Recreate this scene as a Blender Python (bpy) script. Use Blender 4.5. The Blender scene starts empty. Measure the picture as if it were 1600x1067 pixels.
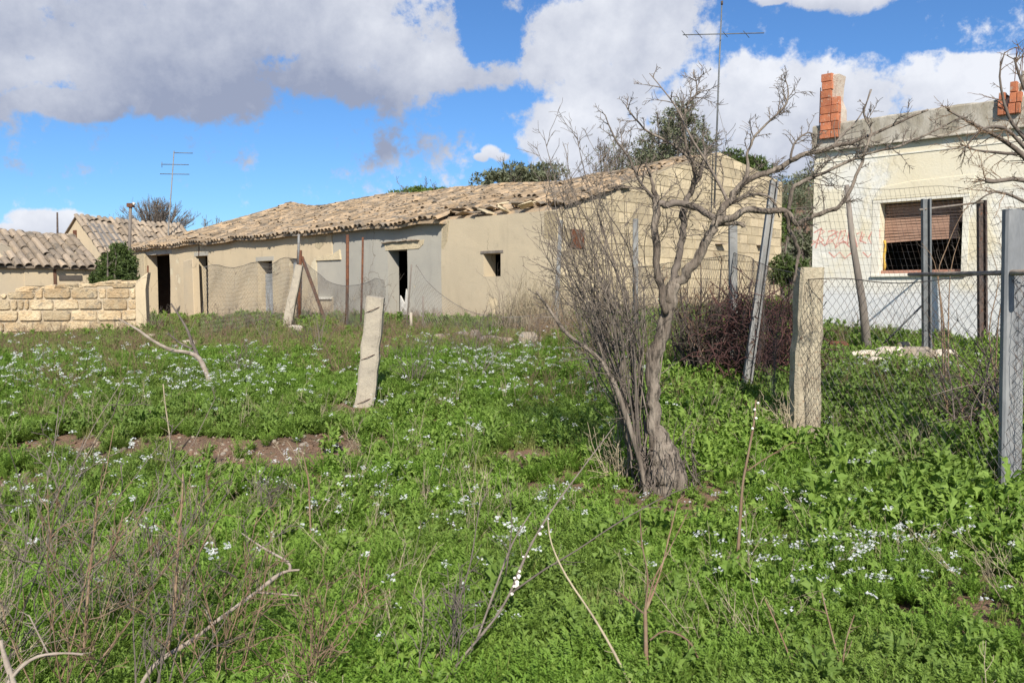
import bpy, math, random
import numpy as np
from mathutils import Vector, Matrix, Euler, noise as mnoise

R = math.radians
rng = random.Random(7)
sc = bpy.context.scene
col = sc.collection

# ------------------------------------------------------------------ camera
FPX, CX, CY, HOR = 1280.0, 800.0, 533.5, 455.0
PITCH = math.atan((CY - HOR) / FPX)
CAMZ = 1.6
cam_d = bpy.data.cameras.new('camera')
cam_d.sensor_width = 36.0
cam_d.lens = 36.0 * FPX / 1600.0
cam_d.clip_start = 0.05
cam_d.clip_end = 2000
cam_d.dof.use_dof = True
cam_d.dof.focus_distance = 8.0
cam_d.dof.aperture_fstop = 8.0
cam = bpy.data.objects.new('camera', cam_d)
cam.location = (0, 0, CAMZ)
cam.rotation_euler = (math.pi / 2 - PITCH, 0, 0)
col.objects.link(cam)
sc.camera = cam

# ------------------------------------------------------------------ light
SUN_AZ = math.atan2(0.10, -0.995)        # direction towards the sun: x, y
SUN_EL = R(37)
sx, sy = math.sin(SUN_AZ), math.cos(SUN_AZ)
sun_d = bpy.data.lights.new('sun', 'SUN')
sun_d.energy = 5.0
sun_d.angle = R(0.53)
sun_d.color = (1.0, 0.95, 0.86)
sun = bpy.data.objects.new('sun', sun_d)
sdir = Vector((sx * math.cos(SUN_EL), sy * math.cos(SUN_EL), math.sin(SUN_EL)))
sun.rotation_euler = (-sdir).to_track_quat('-Z', 'Y').to_euler()
sun.location = sdir * 60
col.objects.link(sun)
vs = sc.view_settings
vs.view_transform = 'Standard'
vs.look = 'None'
vs.gamma = 1.0
vs.exposure = 0.5
vs.use_curve_mapping = False


class G:
    """tiny node-graph helper"""
    def __init__(s, tree):
        s.t = tree
        s.n = tree.nodes
        s.l = tree.links

    def put(s, sock, v):
        if isinstance(v, bpy.types.NodeSocket):
            s.l.new(v, sock)
        elif v is not None:
            sock.default_value = v

    def m(s, op, a, b=None, c=None, clamp=False):
        n = s.n.new('ShaderNodeMath')
        n.operation = op
        n.use_clamp = clamp
        s.put(n.inputs[0], a)
        s.put(n.inputs[1], b)
        s.put(n.inputs[2], c)
        return n.outputs[0]

    def vm(s, op, a, b=None):
        n = s.n.new('ShaderNodeVectorMath')
        n.operation = op
        s.put(n.inputs[0], a)
        s.put(n.inputs[1], b)
        return n.outputs[0]

    def noise(s, vec, scale, detail=4, rough=0.55, dist=0.0):
        n = s.n.new('ShaderNodeTexNoise')
        s.put(n.inputs['Vector'], vec)
        n.inputs['Scale'].default_value = scale
        n.inputs['Detail'].default_value = detail
        n.inputs['Roughness'].default_value = rough
        n.inputs['Distortion'].default_value = dist
        return n.outputs['Fac']

    def ramp(s, f, lo, hi):
        n = s.n.new('ShaderNodeMapRange')
        n.interpolation_type = 'SMOOTHSTEP'
        s.put(n.inputs[0], f)
        n.inputs[1].default_value = lo
        n.inputs[2].default_value = hi
        n.inputs[3].default_value = 0
        n.inputs[4].default_value = 1
        return n.outputs[0]

    def mix(s, f, a, b, mode='MIX'):
        n = s.n.new('ShaderNodeMix')
        n.data_type = 'RGBA'
        n.blend_type = mode
        s.put(n.inputs['Factor'], f)
        for i, v in ((6, a), (7, b)):
            if isinstance(v, tuple) and len(v) == 3:
                v = v + (1,)
            s.put(n.inputs[i], v)
        return n.outputs[2]


# ------------------------------------------------------------------ sky
world = bpy.data.worlds.new('World')
sc.world = world
world.use_nodes = True
world.node_tree.nodes.clear()
w = G(world.node_tree)
skyn = w.n.new('ShaderNodeTexSky')
skyn.sky_type = 'NISHITA'
skyn.sun_disc = False
skyn.sun_elevation = SUN_EL
skyn.sun_rotation = SUN_AZ
skyn.altitude = 300
skyn.air_density = 1.0
skyn.dust_density = 0.3
skyn.ozone_density = 2.5
tc = w.n.new('ShaderNodeTexCoord')
D = tc.outputs['Generated']
sep = w.n.new('ShaderNodeSeparateXYZ')
w.l.new(D, sep.inputs[0])
dx, dy, dz = sep.outputs
az = w.m('ARCTAN2', dx, dy)
el = w.m('ARCSINE', dz)
# clouds: puffs standing at fixed compass bearings and heights, (bearing, height, half width, half height) in degrees, grey
def bearing(px, py):
    v = Vector(((px - CX) / FPX, 1, (CY - py) / FPX))
    v.rotate(Euler((-PITCH, 0, 0)))
    v.normalize()
    return math.degrees(math.atan2(v.x, v.y)), math.degrees(math.asin(v.z))
PUFF = [  # px, py, half width px, half height px, greyness
    (250, 20, 420, 130, 0.55), (560, 60, 300, 110, 0.6), (300, 125, 240, 65, 0.95), (520, 120, 200, 55, 0.85), (60, 60, 240, 60, 0.7),
    (600, 10, 130, 90, 0.4), (30, 105, 80, 28, 0.15), (900, 75, 130, 80, 0.45), (720, 115, 130, 42, 0.3),
    (1000, 40, 130, 90, 0.45), (960, 130, 130, 70, 0.35), (1110, 175, 170, 85, 0.25), (1330, 165, 185, 75, 0.25),
    (1480, 135, 120, 70, 0.2), (1260, 210, 260, 80, 0.5), (1270, 8, 60, 16, 0.45), (1340, 4, 70, 20, 0.4), (1210, -4, 40, 16, 0.4), (1560, 190, 130, 90, 0.35),
    (768, 238, 20, 14, 0.3), (755, 246, 16, 9, 0.3), (782, 246, 18, 10, 0.35), (90, 350, 80, 24, 0.25), (20, 360, 40, 14, 0.3), (90, 160, 110, 26, 0.75),
    (900, 190, 110, 40, 0.25), (-150, 60, 240, 120, 0.6), (1780, 160, 200, 110, 0.3), (1000, 240, 180, 75, 0.2), (880, 215, 90, 40, 0.2),
]
best = gnum = gden = None
wn1 = w.noise(D, 9.0, 8, 0.6)
wn2 = w.noise(D, 30.0, 6, 0.65)
warp = w.m('ADD', w.m('MULTIPLY', w.m('SUBTRACT', wn1, 0.5), 2.3), w.m('MULTIPLY', w.m('SUBTRACT', wn2, 0.5), 1.9))
low = None
for (px, py, hw, hh, g) in PUFF:
    a0, e0 = bearing(px, py)
    kx, ky = 1.0 / (hw / FPX), 1.0 / (hh / FPX)
    ddx = w.m('MULTIPLY_ADD', az, kx, -R(a0) * kx)
    ddy = w.m('MULTIPLY_ADD', el, ky, -R(e0) * ky)
    d2 = w.m('ADD', w.m('MULTIPLY', ddx, ddx), w.m('MULTIPLY', ddy, ddy))
    v = w.m('SUBTRACT', 1.0, d2)
    wt = w.m('EXPONENT', w.m('MULTIPLY', d2, -1.6))
    gg = w.m('MULTIPLY', wt, w.m('MULTIPLY_ADD', ddy, -0.34, g))
    best = v if best is None else w.m('MAXIMUM', best, v)
    gnum = gg if gnum is None else w.m('ADD', gnum, gg)
    gden = wt if gden is None else w.m('ADD', gden, wt)
for (px, py, hw, hh) in ((765, 40, 62, 75), (1225, 40, 80, 28), (1545, 28, 130, 45)):
    a0, e0 = bearing(px, py)
    ddx = w.m('MULTIPLY_ADD', az, FPX / hw, -R(a0) * FPX / hw)
    ddy = w.m('MULTIPLY_ADD', el, FPX / hh, -R(e0) * FPX / hh)
    gap = w.m('SUBTRACT', 1.0, w.m('ADD', w.m('MULTIPLY', ddx, ddx), w.m('MULTIPLY', ddy, ddy)))
    gap = w.m('ADD', gap, w.m('ADD', w.m('MULTIPLY', w.m('SUBTRACT', wn2, 0.5), 3.6), w.m('MULTIPLY', w.m('SUBTRACT', wn1, 0.5), 2.5)))
    best = w.m('SUBTRACT', best, w.m('MULTIPLY', w.m('MAXIMUM', gap, 0.0), 1.25))
grey = w.m('DIVIDE', gnum, w.m('ADD', gden, 0.02))
# the rest of the dome carries the same broken cloud
outside = w.m('MAXIMUM', w.ramp(w.m('ABSOLUTE', az), R(42), R(60)), w.ramp(el, R(26), R(40)))
gen = w.m('MULTIPLY_ADD', w.noise(D, 2.2, 5, 0.5), 5.0, -2.5)
best = w.m('MAXIMUM', w.m('MULTIPLY', gen, outside), w.m('SUBTRACT', best, w.m('MULTIPLY', outside, 3.0)))
cover = w.ramp(w.m('ADD', best, warp), 0.12, 0.62)
cover = w.m('MULTIPLY', cover, w.ramp(el, R(-1), R(2)))
bill = w.m('ADD', w.m('MULTIPLY', w.noise(D, 8.0, 8, 0.62), 0.75), w.m('MULTIPLY', w.noise(D, 24.0, 6, 0.6), 0.25))
shade = w.m('ADD', grey, w.m('MULTIPLY', w.m('SUBTRACT', bill, 0.5), 2.0), clamp=True)
shade = w.m('ADD', w.m('MULTIPLY', shade, 1.0), w.m('MULTIPLY', outside, 0.1), clamp=True)
cloudc = w.mix(shade, (0.62, 0.64, 0.69, 1), (0.235, 0.27, 0.37, 1))
skyc = w.mix(1.0, skyn.outputs[0], (0.045, 0.069, 0.096, 1), 'MULTIPLY')
final = w.mix(cover, skyc, cloudc)
bg = w.n.new('ShaderNodeBackground')
w.put(bg.inputs[0], final)
bg.inputs[1].default_value = 1.0
wo = w.n.new('ShaderNodeOutputWorld')
w.l.new(bg.outputs[0], wo.inputs[0])

# ------------------------------------------------------------------ terrain height and pixel helpers
GY = np.array([-10, 0, 5, 6.5, 9, 11, 15, 20, 30, 40, 60, 120, 400.])
GZ = np.array([-.05, 0, 0.0, .08, .30, .45, .68, .86, .93, .92, .8, .6, .5])
def sstep(a, b, x):
    t = min(1, max(0, (x - a) / (b - a)))
    return t * t * (3 - 2 * t)
def gz(x, y):
    z = float(np.interp(y, GY, GZ))
    z += 0.03 * max(-14, min(9, x)) * sstep(6, 18, y)
    z += 0.035 * math.sin(x * 1.3 + 0.4) * math.sin(y * 0.9 + 1.1) + 0.02 * math.sin(x * 3.1 + y * 1.7) + 0.012 * math.sin(x * 5.3 - y * 4.1)
    # the hillside rising behind on the right
    hx = sstep(4, 30, x) * sstep(32, 75, y)
    z += 10.5 * hx
    return z
CAM = Vector((0, 0, CAMZ))
def ray(px, py):
    v = Vector(((px - CX) / FPX, 1, (CY - py) / FPX))
    v.rotate(Euler((-PITCH, 0, 0)))
    return v
def at(px, py, Y):
    v = ray(px, py)
    return CAM + v * (Y / v.y)
def ground(px, py):
    v = ray(px, py)
    y, st = 1.5, 0.05
    while y < 120:
        p = CAM + v * (y / v.y)
        if p.z <= gz(p.x, p.y):
            return Vector((p.x, p.y, gz(p.x, p.y)))
        y += st
        st *= 1.004
    return p
def pix(p):
    v = Vector(p) - CAM
    v.rotate(Euler((PITCH, 0, 0)))
    return CX + FPX * v.x / v.y, CY - FPX * v.z / v.y

# ------------------------------------------------------------------ mesh helpers
class MB:
    def __init__(s):
        s.v, s.f, s.mi, s.sm = [], [], [], []
        s.cur = 0

    def add(s, vs, fs, smooth=False):
        o = len(s.v)
        s.v += [tuple(v) for v in vs]
        for f in fs:
            s.f.append(tuple(i + o for i in f))
            s.mi.append(s.cur)
            s.sm.append(smooth)
        return s

    def box(s, c, size, M=None, taper=1.0, jit=0, bev=0):
        hx, hy, hz = size[0] / 2, size[1] / 2, size[2] / 2
        vs = [Vector((x * hx * (taper if z > 0 else 1), y * hy * (taper if z > 0 else 1), z * hz)) for z in (-1, 1) for y in (-1, 1) for x in (-1, 1)]
        if jit:
            vs = [v + Vector((rng.uniform(-jit, jit), rng.uniform(-jit, jit), rng.uniform(-jit, jit))) for v in vs]
        vs = [(M @ v if M else v) + Vector(c) for v in vs]
        return s.add(vs, [(0, 2, 3, 1), (4, 5, 7, 6), (0, 1, 5, 4), (2, 6, 7, 3), (0, 4, 6, 2), (1, 3, 7, 5)])

    def prism(s, poly, P, y0, y1, inset=0.0):
        """polygon in (a, z) extruded through depth b from y0 (back) to y1 (front); P(a, b, z) gives the point"""
        n = len(poly)
        ca = sum(p[0] for p in poly) / n
        cz = sum(p[1] for p in poly) / n
        def ins(p, k):
            da, dz_ = ca - p[0], cz - p[1]
            L = math.hypot(da, dz_) or 1
            return p[0] + da / L * k, p[1] + dz_ / L * k
        back = [P(p[0], y0, p[1]) for p in poly]
        mid = [P(p[0], y1 - (y1 - y0) / max(abs(y1 - y0), 1e-6) * inset, p[1]) for p in poly]
        fr = [P(*(lambda q: (q[0], y1, q[1]))(ins(p, inset * 1.4))) for p in poly]
        fs = [tuple(range(n))[::-1], tuple(range(2 * n, 3 * n))]
        for k in range(n):
            j = (k + 1) % n
            fs += [(k, j, n + j, n + k), (n + k, n + j, 2 * n + j, 2 * n + k)]
        return s.add(back + mid + fr, fs)

    def tube(s, pts, rad, n=5, cap=True, smooth=True):
        pts = [Vector(p) for p in pts]
        if not hasattr(rad, '__len__'):
            rad = [rad] * len(pts)
        vs, fs = [], []
        up = Vector((0.13, 0.21, 0.97))
        pa = None
        for i, p in enumerate(pts):
            t = (pts[min(i + 1, len(pts) - 1)] - pts[max(i - 1, 0)])
            if t.length < 1e-9:
                t = Vector((0, 0, 1))
            t.normalize()
            if pa is None:
                a = t.cross(up)
                if a.length < 0.1:
                    a = t.cross(Vector((1, 0, 0)))
            else:
                a = pa - t * pa.dot(t)
                if a.length < 1e-4:
                    a = t.cross(up)
            a.normalize()
            pa = a
            b = t.cross(a)
            for k in range(n):
                an = 2 * math.pi * k / n
                vs.append(p + (a * math.cos(an) + b * math.sin(an)) * rad[i])
        for i in range(len(pts) - 1):
            for k in range(n):
                j = (k + 1) % n
                fs.append((i * n + k, i * n + j, (i + 1) * n + j, (i + 1) * n + k))
        if cap:
            fs += [tuple(range(n))[::-1], tuple(range((len(pts) - 1) * n, len(pts) * n))]
        return s.add(vs, fs, smooth)


def mesh_of(name, mb, mats, off=(0, 0, 0)):
    me = bpy.data.meshes.new(name)
    V = np.array(mb.v, dtype=np.float64).reshape(-1, 3) - np.array(off)
    me.from_pydata(V.tolist(), [], mb.f)
    for m in (mats if isinstance(mats, (list, tuple)) else [mats]):
        me.materials.append(m)
    me.polygons.foreach_set('material_index', mb.mi)
    me.polygons.foreach_set('use_smooth', mb.sm)
    me.update()
    return me

ROOT = {}
def thing(name, label, cat, loc, group=None):
    o = bpy.data.objects.new(name, None)
    o.empty_display_size = 0.1
    o.location = loc
    col.objects.link(o)
    tag(o, label, cat, group)
    ROOT[o] = Vector(loc)
    return o
def tag(o, label=None, cat=None, group=None, kind=None):
    if label: o['label'] = label
    if cat: o['category'] = cat
    if group: o['group'] = group
    if kind: o['kind'] = kind
    return o
def obj(name, mb, mat, parent=None, loc=None, kind=None):
    base = ROOT.get(parent) if parent else Vector(loc or (0, 0, 0))
    o = bpy.data.objects.new(name, mesh_of(name, mb, mat, base))
    col.objects.link(o)
    if parent:
        o.parent = parent
        ROOT[o] = base
    else:
        o.location = base
        ROOT[o] = base
    if kind: o['kind'] = kind
    return o
def place(name, me, M, parent):
    """shared mesh placed by world matrix M under a part whose root is known"""
    o = bpy.data.objects.new(name, me)
    col.objects.link(o)
    o.parent = parent
    o.matrix_local = Matrix.Translation(-ROOT[parent]) @ M
    return o

# ------------------------------------------------------------------ materials
def newmat(name):
    m = bpy.data.materials.new(name)
    m.use_nodes = True
    m.node_tree.nodes.clear()
    g = G(m.node_tree)
    out = g.n.new('ShaderNodeOutputMaterial')
    b = g.n.new('ShaderNodeBsdfPrincipled')
    g.l.new(b.outputs[0], out.inputs[0])
    geo = g.n.new('ShaderNodeNewGeometry')
    return m, g, b, out, geo
def rand_of(g, geo):
    oi = g.n.new('ShaderNodeObjectInfo')
    return g.m('FRACT', g.m('ADD', oi.outputs['Random'], geo.outputs['Random Per Island']))
def bump(g, b, h, strength, dist):
    n = g.n.new('ShaderNodeBump')
    n.inputs['Strength'].default_value = strength
    n.inputs['Distance'].default_value = dist
    g.put(n.inputs['Height'], h)
    g.l.new(n.outputs[0], b.inputs['Normal'])
def rough_mat(name, c1, c2, c3=None, scale=3, rough=0.9, fine=40, bstr=0.5, bdist=0.01, rnd=0.0, metal=0.0, lo=0.35, hi=0.65, coat3=(0.55, 0.68), stretch=None):
    m, g, b, out, geo = newmat(name)
    P = geo.outputs['Position']
    if stretch:
        P = g.vm('MULTIPLY', P, stretch)
    a = g.ramp(g.noise(P, scale, 6, 0.6), lo, hi)
    c = g.mix(a, c1, c2)
    if c3:
        c = g.mix(g.ramp(g.noise(P, scale * 2.7, 8, 0.65), *coat3), c, c3)
    f = g.noise(P, fine, 5, 0.65)
    c = g.mix(1.0, c, g.mix(f, (0.72, 0.72, 0.72), (1.25, 1.25, 1.25)), 'MULTIPLY')
    if rnd:
        r = rand_of(g, geo)
        c = g.mix(1.0, c, g.mix(r, (1 - rnd,) * 3, (1 + rnd,) * 3), 'MULTIPLY')
    g.put(b.inputs['Base Color'], c)
    b.inputs['Roughness'].default_value = rough
    b.inputs['Metallic'].default_value = metal
    b.inputs['Specular IOR Level'].default_value = 0.25
    if bstr:
        bump(g, b, g.m('ADD', f, g.noise(P, fine * 0.25, 4, 0.6)), bstr, bdist)
    return m

MAT = {}
MAT['soil'] = rough_mat('soil', (0.25, 0.155, 0.10), (0.17, 0.11, 0.072), (0.13, 0.11, 0.06), 2.5, 1.0, 60, 0.9, 0.03)
MAT['limestone'] = rough_mat('limestone', (0.44, 0.31, 0.175), (0.53, 0.42, 0.27), (0.28, 0.23, 0.165), 2.4, 0.95, 22, 1.0, 0.04, rnd=0.24, coat3=(0.52, 0.68))
MAT['gable_stone'] = rough_mat('gable_stone', (0.50, 0.41, 0.265), (0.43, 0.35, 0.23), (0.28, 0.235, 0.17), 1.3, 0.95, 18, 0.8, 0.02, rnd=0.2, coat3=(0.54, 0.74))
MAT['mortar'] = rough_mat('mortar', (0.44, 0.36, 0.255), (0.33, 0.265, 0.185), None, 2, 1, 30, 0.7, 0.02)
MAT['gable_mortar'] = rough_mat('gable_mortar', (0.35, 0.28, 0.175), (0.24, 0.195, 0.13), None, 2, 1, 30, 0.7, 0.02)
MAT['tile'] = rough_mat('clay_tile', (0.35, 0.245, 0.145), (0.275, 0.205, 0.135), (0.15, 0.13, 0.105), 1.1, 0.95, 26, 0.6, 0.012, rnd=0.4, coat3=(0.46, 0.64))
MAT['tile_grey'] = rough_mat('weathered_clay_tile', (0.31, 0.24, 0.17), (0.26, 0.21, 0.16), (0.15, 0.13, 0.105), 1.2, 0.95, 26, 0.5, 0.01, rnd=0.26, coat3=(0.5, 0.7))
MAT['wood_dark'] = rough_mat('old_brown_wood', (0.10, 0.055, 0.035), (0.16, 0.08, 0.05), None, 6, 0.85, 50, 0.5, 0.005, stretch=(1, 1, 0.15))
MAT['wood_grey'] = rough_mat('weathered_wood', (0.15, 0.125, 0.105), (0.24, 0.205, 0.17), None, 6, 0.9, 60, 0.6, 0.006, stretch=(1, 1, 0.15))
MAT['rust'] = rough_mat('rusty_steel', (0.15, 0.06, 0.03), (0.085, 0.04, 0.026), (0.23, 0.10, 0.045), 12, 0.9, 70, 0.4, 0.003)
MAT['rust_dark'] = rough_mat('dark_rusted_steel', (0.10, 0.075, 0.062), (0.07, 0.055, 0.05), (0.16, 0.07, 0.04), 8, 0.9, 60, 0.4, 0.003, coat3=(0.55, 0.66))
MAT['galv'] = rough_mat('galvanised_steel', (0.235, 0.23, 0.215), (0.165, 0.165, 0.16), (0.15, 0.09, 0.06), 5, 0.65, 60, 0.3, 0.003, metal=0.05, coat3=(0.56, 0.68))
MAT['galv_sheet'] = rough_mat('streaked_zinc_sheet', (0.26, 0.26, 0.255), (0.17, 0.175, 0.18), (0.20, 0.10, 0.06), 7, 0.55, 50, 0.2, 0.002, metal=0.1, coat3=(0.64, 0.74), stretch=(1, 1, 0.25))
MAT['galv_dark'] = rough_mat('dull_zinc_steel', (0.165, 0.17, 0.17), (0.12, 0.125, 0.125), (0.14, 0.07, 0.04), 6, 0.6, 60, 0.2, 0.002, metal=0.3, coat3=(0.62, 0.75))
MAT['wire'] = rough_mat('fence_wire', (0.075, 0.075, 0.08), (0.11, 0.075, 0.055), None, 5, 0.7, 60, 0, 0, metal=0.3)
MAT['wire_pale'] = rough_mat('pale_fence_wire', (0.22, 0.205, 0.185), (0.17, 0.14, 0.115), None, 5, 0.7, 60, 0, 0, metal=0.3)
MAT['rust_wire'] = rough_mat('rusty_wire', (0.11, 0.05, 0.042), (0.065, 0.034, 0.032), None, 5, 0.9, 60, 0, 0)
MAT['concrete'] = rough_mat('old_concrete', (0.40, 0.345, 0.265), (0.33, 0.285, 0.225), (0.22, 0.19, 0.15), 5, 0.95, 60, 0.6, 0.008, coat3=(0.58, 0.72))
MAT['concrete_yellow'] = rough_mat('lichened_concrete', (0.42, 0.36, 0.255), (0.31, 0.26, 0.185), (0.23, 0.125, 0.07), 6, 0.95, 40, 0.9, 0.015, coat3=(0.58, 0.70))
MAT['parapet'] = rough_mat('stained_concrete', (0.43, 0.39, 0.325), (0.27, 0.235, 0.175), (0.14, 0.13, 0.105), 3.0, 0.95, 45, 0.5, 0.01, stretch=(1, 1, 0.45), coat3=(0.52, 0.7))
MAT['brick'] = rough_mat('orange_brick', (0.46, 0.165, 0.08), (0.37, 0.13, 0.07), (0.42, 0.31, 0.23), 7, 0.95, 60, 0.6, 0.008, rnd=0.22, coat3=(0.56, 0.68))
MAT['brick_mortar'] = rough_mat('pale_mortar', (0.50, 0.43, 0.35), (0.42, 0.33, 0.26), (0.45, 0.17, 0.08), 9, 0.95, 60, 0.7, 0.01, coat3=(0.6, 0.7))
MAT['bark'] = rough_mat('grey_bark', (0.125, 0.098, 0.076), (0.26, 0.215, 0.17), (0.06, 0.048, 0.038), 11, 0.95, 40, 1.0, 0.02, stretch=(1, 1, 0.25), coat3=(0.5, 0.64))
MAT['bark_dark'] = rough_mat('dark_bark', (0.105, 0.085, 0.07), (0.17, 0.14, 0.115), None, 9, 0.95, 45, 0.6, 0.01, stretch=(1, 1, 0.4))
MAT['twig'] = rough_mat('grey_twig', (0.19, 0.155, 0.125), (0.13, 0.105, 0.085), None, 14, 0.9, 60, 0, 0, rnd=0.3)
MAT['twig_brown'] = rough_mat('brown_twig', (0.17, 0.105, 0.065), (0.22, 0.155, 0.10), None, 10, 0.9, 60, 0, 0, rnd=0.35)
MAT['dead_wood'] = rough_mat('pale_dead_wood', (0.34, 0.285, 0.23), (0.24, 0.19, 0.15), (0.40, 0.20, 0.05), 16, 0.9, 80, 0.5, 0.004, coat3=(0.68, 0.74))
MAT['straw'] = rough_mat('dry_straw', (0.42, 0.35, 0.23), (0.31, 0.25, 0.17), None, 9, 0.9, 60, 0, 0, rnd=0.3)
MAT['root'] = rough_mat('fibrous_root', (0.30, 0.245, 0.20), (0.19, 0.15, 0.125), (0.09, 0.07, 0.06), 14, 1.0, 60, 1.0, 0.03, coat3=(0.5, 0.65))
MAT['charred'] = rough_mat('dark_dead_wood', (0.06, 0.045, 0.038), (0.11, 0.085, 0.07), None, 9, 0.95, 45, 0.5, 0.01)
MAT['rock'] = rough_mat('fieldstone', (0.33, 0.265, 0.185), (0.26, 0.22, 0.18), (0.22, 0.2, 0.17), 4, 0.95, 40, 0.8, 0.02)
MAT['rock_pale'] = rough_mat('pale_fieldstone', (0.60, 0.54, 0.45), (0.50, 0.42, 0.32), (0.36, 0.25, 0.16), 3, 0.95, 40, 0.8, 0.02)
MAT['snail'] = rough_mat('snail_shell', (0.80, 0.76, 0.68), (0.68, 0.61, 0.5), None, 60, 0.5, 200, 0, 0, rnd=0.1)
MAT['dark_room'] = rough_mat('room_shade_plaster', (0.10, 0.085, 0.07), (0.07, 0.06, 0.05), None, 2, 1, 30, 0, 0)  # dark base colour stands in for the shade of unlit rooms
MAT['slat'] = rough_mat('faded_shutter', (0.36, 0.22, 0.155), (0.30, 0.175, 0.12), (0.24, 0.14, 0.10), 5, 0.7, 40, 0.1, 0.002, rnd=0.08)
MAT['terracotta'] = rough_mat('terracotta_sill', (0.40, 0.20, 0.14), (0.33, 0.18, 0.13), (0.28, 0.25, 0.2), 12, 0.9, 60, 0.3, 0.004)
MAT['foam'] = rough_mat('yellow_foam', (0.55, 0.36, 0.07), (0.45, 0.28, 0.06), None, 20, 0.95, 60, 0.7, 0.01)
MAT['white_trim'] = rough_mat('white_trim', (0.72, 0.68, 0.58), (0.62, 0.57, 0.47), None, 5, 0.9, 50, 0.2, 0.003)
MAT['doorpaint'] = rough_mat('faded_grey_door', (0.32, 0.335, 0.345), (0.25, 0.255, 0.25), (0.2, 0.17, 0.14), 5, 0.8, 40, 0.3, 0.003, stretch=(1, 1, 0.3), coat3=(0.6, 0.7))
MAT['whitewood'] = rough_mat('peeling_white_board', (0.60, 0.57, 0.52), (0.45, 0.42, 0.37), None, 6, 0.85, 40, 0.3, 0.003)
MAT['graffiti'] = rough_mat('faded_red_paint', (0.58, 0.22, 0.18), (0.64, 0.36, 0.29), (0.70, 0.58, 0.46), 9, 0.9, 40, 0, 0, coat3=(0.52, 0.68))
MAT['grey_sheet'] = rough_mat('grey_sheet', (0.15, 0.14, 0.13), (0.21, 0.19, 0.17), None, 4, 0.8, 40, 0.2, 0.004)

def plaster(name, base, alt, stain, patch=None, plinth=None, patch_at=(0.68, 0.72), seed=0.0):
    m, g, b, out, geo = newmat(name)
    P = g.vm('ADD', geo.outputs['Position'], (seed, seed * 1.7, 0))
    c = g.mix(g.ramp(g.noise(P, 0.55, 6, 0.6), 0.35, 0.68), base, alt)
    st = g.noise(g.vm('MULTIPLY', P, (1.5, 1.5, 0.28)), 1.2, 8, 0.66)
    c = g.mix(g.m('MULTIPLY', g.ramp(st, 0.52, 0.78), 0.8), c, stain)
    c = g.mix(g.m('MULTIPLY', g.ramp(g.noise(P, 3.2, 9, 0.7), 0.56, 0.72), 0.5), c, stain)
    hsum = g.noise(P, 26, 5, 0.65)
    if patch:
        pm = g.ramp(g.noise(P, 0.9, 9, 0.62, 0.3), *patch_at)
        c = g.mix(pm, c, patch)
        hsum = g.m('SUBTRACT', hsum, g.m('MULTIPLY', pm, 2.0))
    # hairline cracks
    vo = g.n.new('ShaderNodeTexVoronoi')
    vo.feature = 'DISTANCE_TO_EDGE'
    vo.inputs['Scale'].default_value = 0.42
    wv = g.n.new('ShaderNodeTexNoise')
    g.put(wv.inputs['Vector'], P)
    wv.inputs['Scale'].default_value = 1.6
    wv.inputs['Detail'].default_value = 6
    g.put(vo.inputs['Vector'], g.vm('ADD', P, g.vm('MULTIPLY', wv.outputs['Color'], (1.1, 1.1, 1.1))))
    cr = g.m('MULTIPLY', g.m('SUBTRACT', 1.0, g.ramp(vo.outputs['Distance'], 0.0, 0.010)), g.ramp(g.noise(P, 0.8, 3), 0.5, 0.6))
    c = g.mix(g.m('MULTIPLY', cr, 0.3 if plinth else 0.7), c, (0.14, 0.11, 0.08))
    if plinth:
        zs_ = g.n.new('ShaderNodeSeparateXYZ')
        g.l.new(geo.outputs['Position'], zs_.inputs[0])
        ww = g.m('ADD', g.noise(P, 1.1, 8, 0.65), g.m('MULTIPLY_ADD', zs_.outputs[2], -0.22, 0.62))
        c = g.mix(g.ramp(ww, 0.52, 0.74), c, (0.655, 0.625, 0.55))
        z = g.n.new('ShaderNodeSeparateXYZ')
        g.l.new(geo.outputs['Position'], z.inputs[0])
        zz = g.m('ADD', z.outputs[2], g.m('MULTIPLY', g.noise(P, 1.2, 6), 0.25))
        c = g.mix(g.ramp(zz, plinth[0] + 0.16, plinth[0] - 0.12), c, plinth[1])
    f = g.noise(P, 45, 5, 0.7)
    c = g.mix(1.0, c, g.mix(f, (0.84,) * 3, (1.14,) * 3), 'MULTIPLY')
    g.put(b.inputs['Base Color'], c)
    b.inputs['Roughness'].default_value = 0.95
    b.inputs['Specular IOR Level'].default_value = 0.2
    bump(g, b, hsum, 0.45, 0.012)
    return m
MAT['plaster_tan'] = plaster('tan_plaster', (0.50, 0.41, 0.28), (0.44, 0.365, 0.255), (0.35, 0.29, 0.205), (0.56, 0.45, 0.29), patch_at=(0.655, 0.675))
MAT['plaster_grey'] = plaster('grey_cement_plaster', (0.385, 0.355, 0.295), (0.335, 0.315, 0.27), (0.265, 0.245, 0.215), (0.52, 0.43, 0.29), patch_at=(0.67, 0.685), seed=3.1)
MAT['plaster_left'] = plaster('warm_plaster', (0.53, 0.425, 0.28), (0.47, 0.385, 0.26), (0.36, 0.29, 0.20), (0.57, 0.49, 0.34), patch_at=(0.62, 0.64), seed=7.7)
MAT['house_paint'] = plaster('cream_wall_paint', (0.645, 0.57, 0.415), (0.67, 0.62, 0.50), (0.50, 0.42, 0.28), (0.66, 0.635, 0.57), plinth=(1.72, (0.58, 0.575, 0.56, 1)), patch_at=(0.50, 0.64), seed=11.3)
MAT['far_plaster'] = plaster('far_plaster', (0.50, 0.40, 0.265), (0.44, 0.365, 0.26), (0.33, 0.27, 0.19), None, seed=5.5)

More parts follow.
